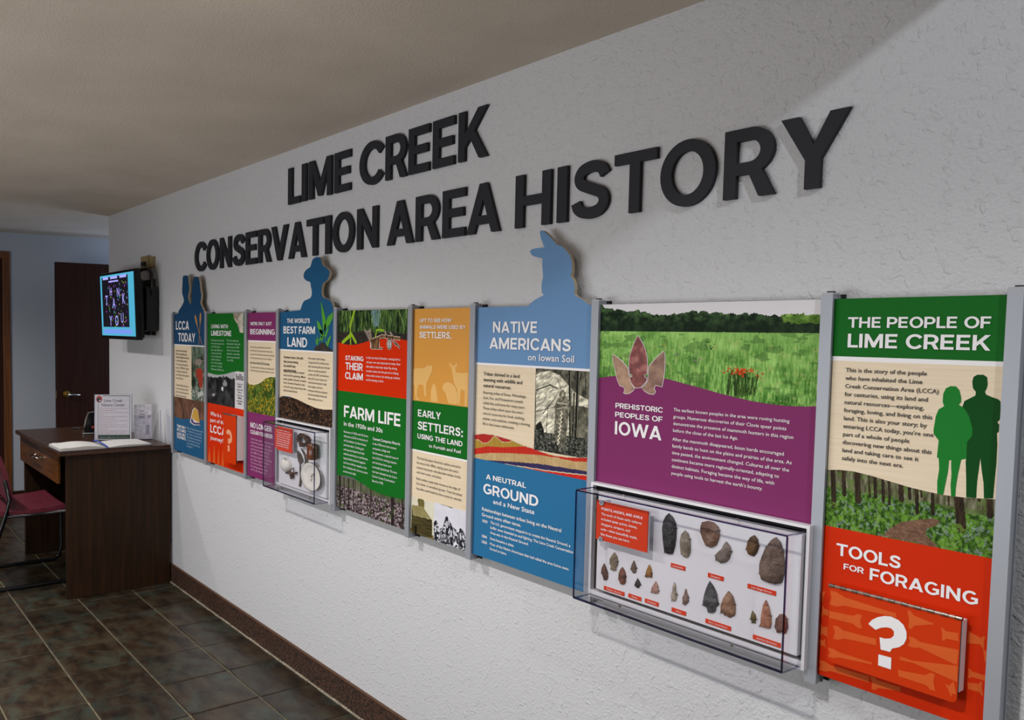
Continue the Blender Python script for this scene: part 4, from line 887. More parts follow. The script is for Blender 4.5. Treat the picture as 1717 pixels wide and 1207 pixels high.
pic.build('quarry_photo_print', p.root, lay(2), clip=[(p.x0 - .1, zo - .01), (p.x0 - .1, wv[0][1])] + wv + [(p.x1 + .1, wv[-1][1]), (p.x1 + .1, zo - .01)])
p.rect('orange_field', p.zb + .0005, zo, M_RED, 3)
mb = MB(); text_line(mb, c1b, 'bills', lay(5), (735, 45), (812, 45), -20, 'BB')
mb.build('newspaper_heading', M_DARKTX, p.root)
for k_, (ln, st) in enumerate((('limestone kilns', 'B'), ('MASON', 'BB'), ('quarry stone', 'B'), ('Wilkinson', 'BB'), ('lime and stone', 'B'), ('building', 'BB'), ('rock quarry', 'B'), ('all kinds', 'BB'))):
    mb = MB(); para(mb, c1b, [ln], lay(5), (735 + (8 if st == 'B' else 18), 92 + 30 * k_), (735, 92), 0, (806 - (0 if st == 'B' else 12), 100 + 30 * k_), st); mb.build('newspaper_text', M_DARKTX, p.root)
p.heads([(c1, 'LIVING WITH', (471, 636), (648, 640), 596), (c1, 'LIMESTONE', (470, 714), (684, 722), 660), (c1b, 'Who is a', (462, 422), (578, 444), 380, 'BB'), (c1b, 'part of the', (461, 488), (618, 518), 450, 'BB'), (c1b, 'LCCA', (461, 604), (625, 640), 520), (c1b, 'journey?', (462, 682), (598, 705), 640, 'BB')])
p.body([(c1, ['Limestone is formed', 'from the bottom of a', 'sea 350 million', 'years ago. Many of', 'its layers formed', 'out of shells and', 'corals. Builders', 'cut it from hillside', 'quarries. You find', 'limestone bluffs here.'], (470, 772), (470, 1078), 1, (610, 780)),
        (c1, ['The town relied upon', 'limestone for homes, for', 'lime and rock. In 1903', 'mills on the river made', 'cement for roads. After', 'years the quarry closed', 'in the 1970s.'], (637, 775), (636, 985), 1, (782, 800))], mat('print_pale_green_text', 'a9cbb0', .5))
for (u, v, w, h) in ((455, 770, 34, 150), (505, 745, 30, 150), (552, 790, 26, 120), (597, 800, 30, 160), (430, 850, 22, 90)):
    a = c1b((u, v), YP); s_ = w / 6.35 * .0034; hh = a[1] - p.zb - .002
    lp = arc(a[0], a[1] - s_ * .5, s_ * .38, s_ * .5, -60, 240, 10) + [(a[0] - s_ * .45, a[1] - s_ * 1.3), (a[0] - s_ * .75, a[1] - hh * .6), (a[0] - s_ * 1.0, p.zb + .002), (a[0] + s_ * 1.0, p.zb + .002), (a[0] + s_ * .75, a[1] - hh * .6), (a[0] + s_ * .45, a[1] - s_ * 1.3)]
    p.poly('crowd_figure', lp, M_REDL, 4)
fl, fx0, fx1, fz0, fz1 = flap(p.root, c1b, (598, 402), (738, 440), (735, 948), (598, 908), -.082, .03, 'small orange flap with a pale question mark hinged at its top')
cq = lambda q: (fx0 + (fx1 - fx0) * ((q[0] - 328) / 182 * .46 + .24), fz1 - (fz1 - fz0) * ((q[1] - 714) / 252 * .46 + .30))
MB().flat([[cq(q) for q in QM]], -.0825).flat([[cq(q) for q in ((376, 897), (437, 897), (437, 966), (376, 966))]], -.0825).build('question_mark', mat('print_peach', 'e59d7a', .45), fl)

# ---- LCCA TODAY
sil = c1.loop([(118, 480), (125, 450), (150, 410), (175, 365), (180, 340), (175, 310), (162, 270), (160, 235), (162, 200), (166, 150), (165, 110), (172, 80), (195, 74), (218, 78), (226, 95), (230, 130), (232, 165), (238, 200), (236, 240), (228, 270), (222, 300), (226, 330), (238, 360), (250, 388), (262, 350), (263, 300), (266, 240), (272, 190), (278, 140), (285, 100), (300, 86), (325, 88), (340, 110), (348, 145), (352, 190), (358, 240), (366, 290), (362, 330), (356, 355), (358, 375), (370, 405), (380, 430), (392, 455), (396, 478)], YP)
p = Panel(0, 'navy exhibit panel headed LCCA TODAY topped by the cut-out heads of two people', sil=sil, front=M_NAVY)
zs = (zat(c1, (70, 805)) + zat(c1, (392, 822))) / 2; zc = (zat(c1b, (68, 222)) + zat(c1b, (390, 272))) / 2
p.rect('white_rule', zs - .0065, zs, M_WHITE, 2); p.rect('cream_field', zc, zs - .0065, M_CREAM, 1)
mb = MB(); y = lay(4)
for a, b in (((298, 500), (372, 815)), ((358, 475), (340, 815))):
    m_ = (a[0] + (b[0] - a[0]) * .40, a[1] + (b[1] - a[1]) * .40)
    o_ = MB(); stick(m_, b, .0022, o_, y, c1)
    A_, B_ = np.array(c1(a, y)), np.array(c1(m_, y)); d = (B_ - A_); n = np.array([-d[1], d[0]]) / np.linalg.norm(d)
    o_.flat([[tuple(A_ + n * .008), tuple(A_ + d * .45 + n * .011), tuple(B_ + n * .002), tuple(B_ - n * .002), tuple(A_ + d * .45 - n * .011), tuple(A_ - n * .008)]], y)
    o_.build('printed_paddle', mat('print_paddle', 'b98a4e', .45), p.root)
xp = (c1((262, 850), YP)[0] + c1b((262, 200), YP)[0]) / 2
pic = Pic(xp, p.x1 - .001, zc, zs - .0065, .0022); X, Z = pic.X, pic.Z
pic.c = pic.mixc((.10, .14, .10), (.42, .48, .42), (pic.n(30, 24, 71, 4) - .25) * 2)
for i in range(16):
    q = (rs.uniform(xp, p.x1), rs.uniform(zc, zs)); pic.line(q, (q[0] + rs.randn() * .02, q[1] + rs.uniform(.02, .09)), .0022, [(.62, .64, .62), (.25, .45, .22), (.5, .36, .22), (.78, .78, .76)][rs.randint(4)], .9)
pic.fill(inside(X, Z, c1.loop([(310, 1080), (340, 1060), (375, 1075), (385, 1150), (375, 1290), (345, 1260), (330, 1170), (312, 1150)], YP)), (.66, .20, .15), .85)
pic.fill(inside(X, Z, c1.loop([(300, 970), (350, 960), (385, 985), (350, 1040), (305, 1020)], YP)), (.55, .50, .46), .9)
pic.fill(inside(X, Z, c1.loop([(325, 1330), (380, 1300), (385, 1340), (335, 1380)], YP)) & (pic.n(200, 200, 5) > .42), (.82, .82, .8), .9)
pic.fill((Z < zat(c1b, (320, 120))) & (pic.n(90, 90, 5) > .58), (.75, .76, .74), .8)
pic.build('photo_print', p.root, lay(2))
wv = c1b.loop([(60, 428), (100, 438), (140, 455), (200, 460), (260, 455), (320, 462), (392, 476)], YP)
pic = Pic(p.x0 + .001, p.x1 - .001, min(q[1] for q in wv) - .004, zc, .0022); X, Z = pic.X, pic.Z
pic.c = pic.mixc((.28, .18, .14), (.50, .36, .28), (pic.n(24, 30, 81, 4) - .2) * 1.6)
pic.line(c1b((140, 240), YP), c1b((165, 320), YP), .003, (.12, .09, .07)); pic.line(c1b((165, 320), YP), c1b((180, 420), YP), .0025, (.12, .09, .07))
pic.build('rock_photo_print', p.root, lay(1))
p.poly('blue_field', [(p.x0, p.zb + .0005), (p.x1, p.zb + .0005), (p.x1, wv[-1][1])] + wv[::-1][1:-1] + [(p.x0, wv[0][1])], M_NAVY2, 2)
tt = p.poly('printed_tent', c1b.loop([(246, 492), (260, 430), (275, 360), (300, 336), (330, 368), (356, 527), (285, 525)], YP), M_WHITE, 3)
MB().flat([c1b.loop([(262, 440), (278, 365), (300, 341), (326, 372), (350, 500), (300, 480)], lay(4))], lay(4)).build('tent_canopy', mat('tent_yellow', 'c09430', .45), tt)
MB().flat([c1b.loop([(252, 488), (262, 440), (290, 495), (350, 500), (353, 522), (286, 519)], lay(4))], lay(4)).build('tent_base', mat('tent_purple', '4a3a66', .45), tt)
p.heads([(c1, 'LCCA', (95, 651), (235, 655), 560), (c1, 'TODAY', (119, 776), (300, 785), 686), (c1b, 'TAKE ONLY', (107, 550), (200, 567), 520), (c1b, 'PICTURES', (107, 588), (200, 606), 560), (c1b, 'LEAVE ONLY', (107, 630), (200, 648), 600), (c1b, 'FOOTPRINTS', (107, 665), (200, 686), 636)])
p.body([(c1, ['It’s your land to enjoy!', 'We are caring for your', 'wild land. Explore the trails', 'or Conservation Area.'], (94, 882), (93, 988), 2, (234, 955), 'BB'),
        (c1, ['The county purchased the', 'site in the 1980s for a place', 'for people to explore by', 'trail through woods, prairie,', 'river and marsh.', '', 'Today the Nature Center is', 'a place to learn about and', 'care for the land around us.', 'Trails are open all year.'], (94, 1027), (93, 1355), 3, (232, 1130))])
p.body([(c1b, ['Help us keep this place wild', 'for others who come after', 'you. Stay on marked trails,', 'leave plants and animals as', 'you find them and carry', 'out everything that you', 'brought in.'], (211, 560), (211, 752), 0, (378, 590))], mat('print_pale_blue_text', 'a5bdd2', .5))

# ------------------------------------------------------------------ acrylic display cases
YB = -.073
def case(label, cr, x0, x1, z0, z1, bx, plate, lines, title_, tbase, lb, lab_ref):
    """x0..z1: acrylic cover, bx: corners of the white board in the crop"""
    root = empty('display_case', (x0, 0, z0)); tag(root, label, 'display case', 'acrylic display cases')
    inv = Matrix.Translation((-x0, 0, -z0))
    def B(mb, name, m, parent=root, **k):
        o = mb.build(name, m, parent, **k)
        if parent is root: o.location = (-x0, 0, -z0)
        return o
    f0, f1, g0, g1 = x0 - .008, x1 + .010, z0 - .006, z1 + .013
    t = .0065; m = MB(); tb_ = .0185
    for a, b, c, d in ((f0, f1, g1 - t, g1), (f0, f1, g0, g0 + tb_), (f0, f0 + t, g0 + tb_, g1 - t), (f1 - t, f1, g0 + tb_, g1 - t)): m.box(a, b, -.064, -.0435, c, d)
    B(m, 'case_frame', M_CASEW)
    B(MB().box(f0 + t, f1 - t, -.050, -.0435, g0 + t, g1 - t), 'recess_panel', M_BLACKM)
    q = [cr(c, YB) for c in bx]; b0, b1 = (q[0][0] + q[3][0]) / 2, (q[1][0] + q[2][0]) / 2; h1, h0 = (q[0][1] + q[1][1]) / 2, (q[2][1] + q[3][1]) / 2
    b0 = max(b0, f0 + t + .002); b1 = min(b1, f1 - t - .004); h0 = max(h0, g0 + tb_ + .003); h1 = min(h1, g1 - t - .004)
    B(MB().box(b0, b1, YB, -.050, h0, h1), 'backing_board', M_CASEW, bevel=.0008)
    y0, y1, w = -.130, -.0645, .0042
    c = MB().box(x0, x1, y0, y0 + w, z0, z1).box(x0, x1, y0 + w, y1, z0, z0 + w).box(x0, x1, y0 + w, y1, z1 - w, z1).box(x0, x0 + w, y0 + w, y1, z0 + w, z1 - w).box(x1 - w, x1, y0 + w, y1, z0 + w, z1 - w)
    B(c, 'acrylic_cover', M_ACR)
    e = .0026; d = .0004
    for a, b, zc_, zd in ((x0 - d, x1 + d, z0 - d, z0 + e), (x0 - d, x1 + d, z1 - e, z1 + d)):
        lo = zc_ < (z0 + z1) / 2; B(MB().box(a, b, y0 - d, y0 + (.0045 if lo else .003), zc_, zd + (.0018 if lo else 0)), 'cover_edge', M_ACRE)
    for a in (x0, x1):
        B(MB().box(a - e / 2, a + e / 2, y0 - d, y0 + .003, z0 + e, z1 - e), 'cover_edge', M_ACRE)
        for zc_ in (z0, z1):
            B(MB().box(a - e / 2, a + e / 2, y0 + .004, y1, zc_ - e / 2, zc_ + e / 2), 'cover_side_edge', M_ACRE if a == x0 else M_ACRL)
    for zc_ in (z0, z1): B(MB().box(x0 + .002, x1 - .002, y1 - .003, y1, zc_ - e / 2, zc_ + e / 2), 'cover_rear_edge', M_ACRE)
    for fx in (.2, .75):
        for zc_ in (z0 + .002, z1 - .002):
            xx = x0 + (x1 - x0) * fx; B(MB().lathe([(.0035, -.001), (.0035, .003), (.002, .004)], (xx, y1 + .012 - .03, zc_), 'z', 12), 'cover_screw', M_CHROME)
    # red caption plate on stand-offs
    yp = -.100
    q = [cr(c, yp) for c in plate]; a0, a1 = (q[0][0] + q[3][0]) / 2, (q[1][0] + q[2][0]) / 2; e1, e0 = (q[0][1] + q[1][1]) / 2, (q[2][1] + q[3][1]) / 2
    pl = B(MB().box(a0, a1, yp, yp + .003, e0, e1), 'caption_plate', M_CAPRED, label='orange-red caption plate')
    MB().box(a0, a1 + .0012, yp + .0032, yp + .0075, e0 - .0012, e1).build('plate_backing', mat('clear_backing', 'c9ccd6', .2), pl)
    for zc_ in (e1 - .004, e0 + .003):
        MB().lathe([(.0065, yp - .004), (.0065, yp + .001), (.0045, yp + .002), (.0045, YB)], (a0 + .017, 0, zc_), 'y', 20).build('standoff', M_ALU, pl)
        MB().lathe([(.0016, yp - .0048), (.0016, yp - .0035)], (a0 + .017, 0, zc_), 'y', 8).build('standoff_hole', M_BLACK, pl)
    tb = MB(); text_line(tb, cr, title_, yp - .0004, tbase[0], tbase[1], tbase[2], 'H'); tb.build('heading_text', M_WHITE, pl)
    tb = MB(); para(tb, cr, lines, yp - .0004, lb[0], lb[1], lab_ref[0], lab_ref[1], 'BB'); tb.build('body_text', M_WHITE, pl)
    return root, B
case1, B1 = case('long clear acrylic display case of stone points below the purple meadow panel', k7, -1.410, -.873, .817, 1.098,
    [(83, 60), (2245, 440), (2216, 1758), (60, 1080)], [(68, 118), (615, 235), (600, 675), (57, 530)],
    ['The tools of these early cultures', 'included spear points, knives,', 'choppers, scrapers, and', 'awls—often beautifully made,', 'like these you see here.'], 'POINTS, HOOKS, AND AWLS',
    ((118, 222), (553, 318), 195), ((115, 273), (108, 487)), (0, (547, 375)))
case2, B2 = case('smaller clear acrylic display case of farmhouse finds below the BEST FARM LAND panel', kk, -3.130, -2.703, .817, 1.098,
    [(190, 150), (748, 230), (740, 985), (182, 797)], [(137, 158), (334, 197), (334, 468), (140, 425)],
    ['These items were found', 'at a dump site in a part', 'of the park. They show', 'what people ate, used,', 'and threw away while', 'this land was farmed', 'in the 1920s and 30s.'], 'THEY WEREN\'T TRASH, YET',
    ((158, 205), (305, 238), 195), ((158, 232), (155, 382)), (2, (312, 298)))
# captions glued to the board
for cr, a, b, s in ((k7, (148, 1028), (363, 1140), 'Thomas - Stemmed'), (k7, (408, 1107), (543, 1195), 'Points'), (k1, (443, 680), (518, 728), 'Notched'), (k7, (862, 780), (1012, 874), 'Lanceolate'),
                    (k1, (593, 730), (672, 780), 'Awls'), (k1, (797, 535), (884, 586), 'Scrapers'), (k1, (1020, 596), (1178, 668), 'Late Stage Knives'), (k1, (783, 793), (925, 865), 'Durst - Corner Notched'), (k1, (1050, 880), (1205, 962), 'Little River Side Notched')):
    P0, P1 = cr(a, YB), cr(b, YB); hgt = .0098; zc = (P0[1] + P1[1]) / 2
    # crop boxes follow the receding board, so only their ends and middle height are used
    B1(MB().box(P0[0], P1[0], YB - .0018, YB - .0001, zc - hgt / 2, zc + hgt / 2), 'caption_strip', M_CAPRED)
    v, f = layout(s, 'B'); L = v[:, 0].max(); wd = min((P1[0] - P0[0]) * .72, L * .0046); k = wd / L; xm_ = (P0[0] + P1[0]) / 2 - wd / 2
    B1(MB().add([(xm_ + q[0] * k, YB - .0021, zc - .0018 + q[1] * .0040) for q in v], f), 'caption_text', M_WHITE)

def stone(cr, pts, m, label, thick=.011, seed=0, group='knapped stone points in the long case'):
    rs = random.Random(seed); lp = cr.loop(pts, YB)
    # refine and roughen the outline
    P = []
    for i in range(len(lp)):
        a, b = lp[i], lp[(i + 1) % len(lp)]; L = math.hypot(b[0] - a[0], b[1] - a[1]); n = max(1, int(L / .0032))
        for k in range(n):
            t = k / n; P.append((a[0] + (b[0] - a[0]) * t + rs.uniform(-.00035, .00035), a[1] + (b[1] - a[1]) * t + rs.uniform(-.00035, .00035)))
    cx = sum(q[0] for q in P) / len(P); cz = sum(q[1] for q in P) / len(P); N = len(P)
    m_ = MB(); rings = []
    for s, h in ((1, .0015), (1.0, .35), (.86, .62), (.62, .86), (.3, .98)):
        jit = .0 if s == 1 else .05
        rings += [(cx + (q[0] - cx) * s * (1 + rs.uniform(-jit, jit) * .5), YB - .0003 - thick * h * (1 + rs.uniform(-jit, jit)), cz + (q[1] - cz) * s * (1 + rs.uniform(-jit, jit) * .5)) for q in P]
    rings.append((cx, YB - thick, cz)); fs = []
    for r in range(4): fs += [(r * N + i, r * N + (i + 1) % N, (r + 1) * N + (i + 1) % N, (r + 1) * N + i) for i in range(N)]
    fs += [(4 * N + i, 4 * N + (i + 1) % N, 5 * N) for i in range(N)]
    m_.add(rings, fs); o = m_.build('stone_point', m); rebase(o, (cx, YB, min(q[1] for q in P)))
    for sx in (min(P, key=lambda q: q[0] + .3 * q[1]), max(P, key=lambda q: q[0] + .2 * q[1])):
        w = MB().tube([(sx[0] - (.002 if sx[0] < cx else -.002), YB - .0005, sx[1]), (sx[0], YB - thick * .5, sx[1]), (sx[0] + (.003 if sx[0] < cx else -.003), YB - thick * .85, sx[1])], .0005, 5).build('wire_clip', M_BLACK, o)
        w.location = (-cx, -YB, -min(q[1] for q in P))
    tag(o, label, 'stone tool', group)
    return o
def rock(name, a, b, c=None, s=60): return noise_mat(name, a, b, s, .55, bump=.9, bscale=75, c3=c, bdist=.006)
stone(k7, [(843, 258), (885, 300), (912, 360), (923, 430), (918, 520), (905, 610), (882, 690), (840, 688), (800, 672), (788, 600), (778, 500), (775, 410), (790, 330), (815, 280)], rock('flint_black', '17181b', '34363a'), 'long black leaf-shaped stone blade, the darkest and tallest in the case', .012, 1)
stone(k7, [(1012, 438), (1045, 470), (1066, 530), (1072, 600), (1066, 680), (1042, 728), (1010, 724), (975, 690), (962, 620), (960, 550), (975, 480)], rock('flint_tan', '6d6254', '968a78'), 'tan-grey leaf-shaped stone blade right of the long black one', .010, 2)
stone(k7, [(150, 790), (170, 830), (188, 890), (190, 940), (180, 965), (150, 970), (140, 930), (122, 890), (125, 840)], rock('flint_maroon', '3a2220', '6b4238'), 'small dark maroon stemmed point at the left end of the case', .007, 3)
stone(k7, [(260, 672), (285, 710), (300, 770), (290, 820), (275, 835), (280, 866), (240, 865), (222, 850), (230, 825), (210, 790), (212, 740), (235, 700)], rock('flint_olive_tan', '6b5d4b', '93836b'), 'tan stemmed stone point just below the orange caption plate', .008, 4)
stone(k7, [(343, 828), (370, 870), (383, 930), (378, 990), (360, 1018), (325, 1010), (318, 980), (305, 960), (310, 890), (325, 850)], rock('flint_russet', '4e2820', '7c4a3c'), 'russet stemmed stone point above the leftmost caption strip', .008, 5)
stone(k7, [(467, 760), (485, 800), (497, 840), (488, 890), (460, 895), (445, 870), (433, 850), (445, 800)], rock('flint_brown', '544437', '7e6b58'), 'small grey-brown notched point above the tiny black one', .006, 6)
stone(k7, [(632, 800), (655, 850), (662, 910), (658, 945), (630, 933), (600, 940), (588, 925), (600, 870), (615, 830)], rock('flint_amber', '6b4420', 'a67836'), 'amber-orange triangular stone point', .006, 7)
stone(k7, [(507, 948), (530, 985), (542, 1020), (525, 1035), (525, 1052), (495, 1050), (488, 1035), (475, 1025), (485, 985)], rock('flint_jet', '101114', '26272c'), 'tiny black arrow point', .005, 8)
stone(k7, [(700, 978), (722, 1020), (733, 1080), (728, 1110), (690, 1112), (650, 1096), (655, 1050), (680, 1010)], rock('flint_pink', '94675a', 'c09a8c'), 'small pink triangular stone point', .006, 9)
stone(k7, [(898, 990), (912, 1020), (915, 1080), (930, 1120), (920, 1170), (905, 1193), (870, 1185), (862, 1130), (880, 1080), (885, 1020)], rock('flint_cream', '86786a', 'b5a898'), 'pale cream drill-shaped stone awl', .006, 10)
stone(k7, [(1020, 1058), (1035, 1110), (1052, 1150), (1048, 1200), (1015, 1235), (990, 1220), (985, 1150), (1002, 1120)], rock('flint_mauve', '6b5048', '8f7466'), 'brown-mauve drill-shaped stone awl right of the pale one', .006, 11)
stone(k8, [(120, 145), (160, 137), (200, 150), (230, 180), (240, 215), (235, 260), (215, 308), (180, 323), (145, 310), (125, 265), (108, 215), (110, 175)], rock('flint_two_tone', '5e4236', '8f8078', '7d5c4a', 30), 'broad rounded two-tone stone scraper, grey above and brown below', .012, 12)
stone(k8, [(285, 283), (310, 310), (323, 350), (310, 395), (285, 425), (250, 432), (215, 410), (208, 375), (235, 350), (262, 325), (270, 300)], rock('flint_taupe', '625650', '8a7c72'), 'taupe teardrop-shaped stone scraper', .010, 13)
stone(k8, [(480, 237), (505, 265), (513, 320), (500, 360), (475, 385), (440, 370), (425, 335), (435, 280), (455, 250)], rock('flint_dark_brown', '2a1d12', '6b4a22', None, 40), 'small dark brown stone knife upper right, beside the biggest blade', .008, 14)
stone(k8, [(632, 250), (665, 290), (685, 350), (693, 420), (690, 510), (670, 570), (630, 578), (580, 565), (535, 545), (520, 500), (520, 440), (540, 380), (565, 320), (600, 275)], rock('flint_big', '463630', '7c685c', '5f4c42', 30), 'biggest stone blade, broad and grey-brown, at the upper right', .014, 15)
stone(k8, [(170, 558), (200, 600), (220, 650), (232, 725), (215, 735), (212, 765), (190, 780), (160, 775), (150, 740), (122, 725), (130, 660), (150, 600)], rock('flint_slate', '2c2d30', '505256'), 'dark grey corner-notched stone point', .009, 16)
stone(k8, [(300, 627), (330, 660), (348, 720), (348, 790), (335, 805), (328, 790), (320, 813), (300, 810), (290, 795), (275, 800), (260, 775), (246, 780), (250, 720), (270, 670)], rock('flint_copper', '6e4a36', '9c765c'), 'copper-brown corner-notched point right of the dark grey one', .009, 17)
stone(k8, [(467, 764), (490, 795), (495, 825), (485, 830), (492, 852), (460, 852), (465, 835), (453, 825), (458, 790)], rock('flint_olive', '4c4220', '76683a'), 'tiny olive-brown notched point', .005, 18)
stone(k8, [(562, 690), (585, 740), (598, 800), (600, 850), (592, 890), (565, 883), (520, 872), (525, 850), (532, 780), (545, 720)], rock('flint_salmon', '8c5642', 'bd8468'), 'tall salmon-pink stone point above the rightmost caption strip', .008, 19)
stone(k8, [(660, 787), (690, 790), (710, 820), (715, 880), (700, 925), (680, 915), (640, 918), (625, 875), (632, 820)], rock('flint_plum', '4c2e2a', '7a5248'), 'plum-brown broken point at the lower right corner of the case', .008, 20)

# farmhouse finds in the smaller case
M_RUST = noise_mat('rust', '2e2119', '6b4a34', 120, .8, bump=.5, bscale=200)
M_IRON = noise_mat('old_iron', '3a302a', '62544a', 90, .7, bump=.4, bscale=200)
M_CHINA = noise_mat('white_china', 'dcd8d0', 'e8e4dc', 30, .25)
def kp(q, y=YB): a = kk(q, y); return (a[0], y, a[1])
cg = 'farmhouse finds in the smaller case'
rs = random.Random(9); mb = MB(); cx, _, cz = kp((462, 320), YB - .012)
for i in range(30):
    ang = rs.uniform(0, 6.28); rr = rs.uniform(.7, 1.1); pts = []
    for k in range(7):
        a = ang + k * .22 * rs.choice((1, 1, 1.3)); pts.append((cx + math.cos(a) * .040 * rr + rs.uniform(-.003, .003), YB - .007 - rs.uniform(0, .015), cz + math.sin(a) * .022 * rr + rs.uniform(-.003, .003)))
    mb.tube(pts, rs.uniform(.003, .0055), 6)
o = mb.build('wire_bundle', M_RUST); rebase(o, (cx, YB, cz - .03)); tag(o, 'tangled bundle of rusty fence wire at the top of the smaller case', 'scrap metal', cg)
def slab(name, pts, m, label, cat, th, y=None, seed=1):
    lp = kk.loop(pts, YB); o = MB().prism([lp], YB - th, YB - .0004).build(name, m, bevel=min(.0012, th * .3))
    x = sum(q[0] for q in lp) / len(lp); z = min(q[1] for q in lp); rebase(o, (x, YB, z)); return tag(o, label, cat, cg), x, z
slab('spoon', [(398, 440), (410, 442), (440, 480), (458, 520), (466, 560), (455, 578), (437, 585), (434, 640), (442, 700), (445, 790), (438, 842), (424, 845), (418, 830), (430, 740), (424, 650), (426, 585), (412, 560), (402, 510)], M_IRON, 'dark tarnished spoon with a worn pointed bowl', 'cutlery', .004)
slab('knife_blade', [(436, 410), (455, 425), (480, 460), (500, 490), (514, 520), (518, 555), (512, 590), (480, 590), (484, 545), (478, 500), (460, 460)], M_IRON, 'curved dark iron blade beside the spoon', 'cutlery', .004)
# oval dish
c = kp((566, 730), YB - .010); rx = abs(kp((675, 730))[0] - kp((452, 730))[0]) / 2; rz = abs(kp((566, 565))[2] - kp((566, 890))[2]) / 2 * .97
def oval(mb, prof, cx, cz, rx, rz, n=48, mi=0, capped=True):
    vs = [(cx + rx * r * math.cos(a * 2 * math.pi / n), YB - h, cz + rz * r * math.sin(a * 2 * math.pi / n)) for r, h in prof for a in range(n)]
    return mb.add(vs, [(i * n + q, i * n + (q + 1) % n, (i + 1) * n + (q + 1) % n, (i + 1) * n + q) for i in range(len(prof) - 1) for q in range(n)] + ([tuple(range((len(prof) - 1) * n, len(prof) * n))] if capped else []), mi)
dish = oval(MB(), [(.55, .0005), (.97, .018), (1.0, .020), (.985, .0215), (.78, .0125), (.6, .0105), (.3, .010)], c[0], c[2], rx, rz).build('dish', M_CHINA, smooth=True)
rebase(dish, (c[0], YB, c[2] - rz)); tag(dish, 'white oval china dish with a dark rim and a flower spray', 'dish', cg)
def onp(o, base):
    o.location = (-base[0], -base[1], -base[2]); return o
db = (c[0], YB, c[2] - rz)
onp(oval(MB(), [(.985, .0195), (1.012, .0198), (1.012, .0215), (.985, .0218)], c[0], c[2], rx, rz, capped=False).build('rim_band', M_BLACK, dish), db)
mb = MB(); rs = random.Random(2)
for i in range(26):
    q = kp((592 + rs.gauss(0, 11), 722 + rs.gauss(0, 22))); r = rs.uniform(.001, .0026)
    mb.add([(q[0] + r * math.cos(k * 1.047), YB - .0128, q[2] + r * math.sin(k * 1.047)) for k in range(6)], [tuple(range(6))], i % 3)
onp(mb.build('flower_print', [mat('print_plum', '6b3a4a', .4), mat('print_moss', '5c6440', .4), mat('print_brick', '9a5a44', .4)], dish), db)
# bottle and amber jar
def revolve(name, prof, cx, cz0, h, r, y, m, label, cat):
    o = MB().lathe([(r * a, h * b) for a, b in prof], (cx, 0, cz0), 'z', 24); dr_ = min(r, .021); o.v = [(q[0], YB - .0015 - dr_ + q[1] / r * dr_, q[2]) for q in o.v]; o = o.build(name, m, smooth=True); rebase(o, (cx, YB, cz0)); return tag(o, label, cat, cg)
a, b = kp((655, 520), YB - .02), kp((655, 285), YB - .02); r = .0235; a = (-2.739, 0, a[2])
revolve('glass_bottle', [(.0, .0), (.9, 0), (1, .04), (1, .60), (.9, .70), (.62, .80), (.55, .90), (.72, .91), (.72, .99), (.5, 1.0)], a[0], a[2], b[2] - a[2], r, YB - r - .001, acrylic('bottle_glass', (.90, .93, .91), .93, .9), 'clear glass bottle wired upright in the smaller case', 'bottle')
a, b = kp((566, 535), YB - .02), kp((566, 362), YB - .02); r = abs(kp((605, 400))[0] - kp((528, 400))[0]) / 2 * .95
revolve('amber_jar', [(.0, .0), (.95, 0), (1, .05), (1, .85), (.85, .93), (.85, 1.0), (.0, 1.0)], a[0], a[2], b[2] - a[2], r, YB - r - .001, noise_mat('amber_glass', '5a2c14', '7e4524', 14, .15, stretch=(9, 9, 1)), 'small brown glass jar left of the clear bottle', 'jar')
# broken cup
c = kp((250, 600), YB - .014); rx = abs(kp((300, 600))[0] - kp((203, 600))[0]) / 2; rz = abs(kp((250, 530))[2] - kp((250, 690))[2]) / 2
cup = oval(MB(), [(1, .001), (.98, .008), (.85, .017), (.6, .024), (.3, .027)], c[0], c[2], rx, rz, 32).build('teacup', M_CHINA, smooth=True); rebase(cup, (c[0], YB, c[2] - rz)); tag(cup, 'broken white china teacup on its side, lower left of the case', 'cup', cg)
hd = MB().tube([kp((225, 545), YB - .014), kp((228, 515), YB - .022), kp((245, 512), YB - .026), kp((256, 540), YB - .02)], .0022, 8).build('handle', M_CHINA, cup, smooth=True); hd.location = (-c[0], -YB, -(c[2] - rz))
mb = MB(); mb.tube([kp(q, YB - .006) for q in ((262, 690), (300, 682), (330, 700), (350, 735), (325, 745), (315, 705))], [.003, .006, .007, .005, .006, .005], 8)
mb.tube([kp(q, YB - .010) for q in ((305, 668), (350, 632), (354, 690))], .0022, 6); mb.tube([kp(q, YB - .008) for q in ((335, 695), (385, 688))], .0045, 8)
o = mb.build('tap_fitting', M_RUST); q = kp((320, 745)); rebase(o, (q[0], YB, q[2])); tag(o, 'rusty brown iron tap fitting beside the broken cup', 'scrap metal', cg)

# ------------------------------------------------------------------ television on its wall arm
tv = empty('television', (-5.02, -.02, 1.42)); tag(tv, 'black wall-mounted television tilted down, cyan screen with a THANK YOU poster', 'television')
tw, th_, ti = .69, .42, .036
RT = Matrix.Translation((-5.02, -.167, 1.631)) @ Matrix.Rotation(ti, 4, 'X')
def tvp(mb, name, m, parent=tv, **k):
    o = mb.build(name, m, parent, **k)
    o.data.transform(Matrix.Translation((5.02, .02, -1.42)) @ RT) if parent is tv else o.data.transform(Matrix.Translation((5.02, .02, -1.42)) @ RT)
    return o
body = tvp(MB().box(-tw / 2, tw / 2, 0, .038, -th_ / 2, th_ / 2), 'screen_housing', mat('tv_gloss', '09090b', .25), bevel=.004)
tvp(MB().box(-tw / 2 + .06, tw / 2 - .05, .038, .066, -th_ / 2 + .01, th_ / 2 - .06), 'rear_cover', M_BLACKM, bevel=.006)
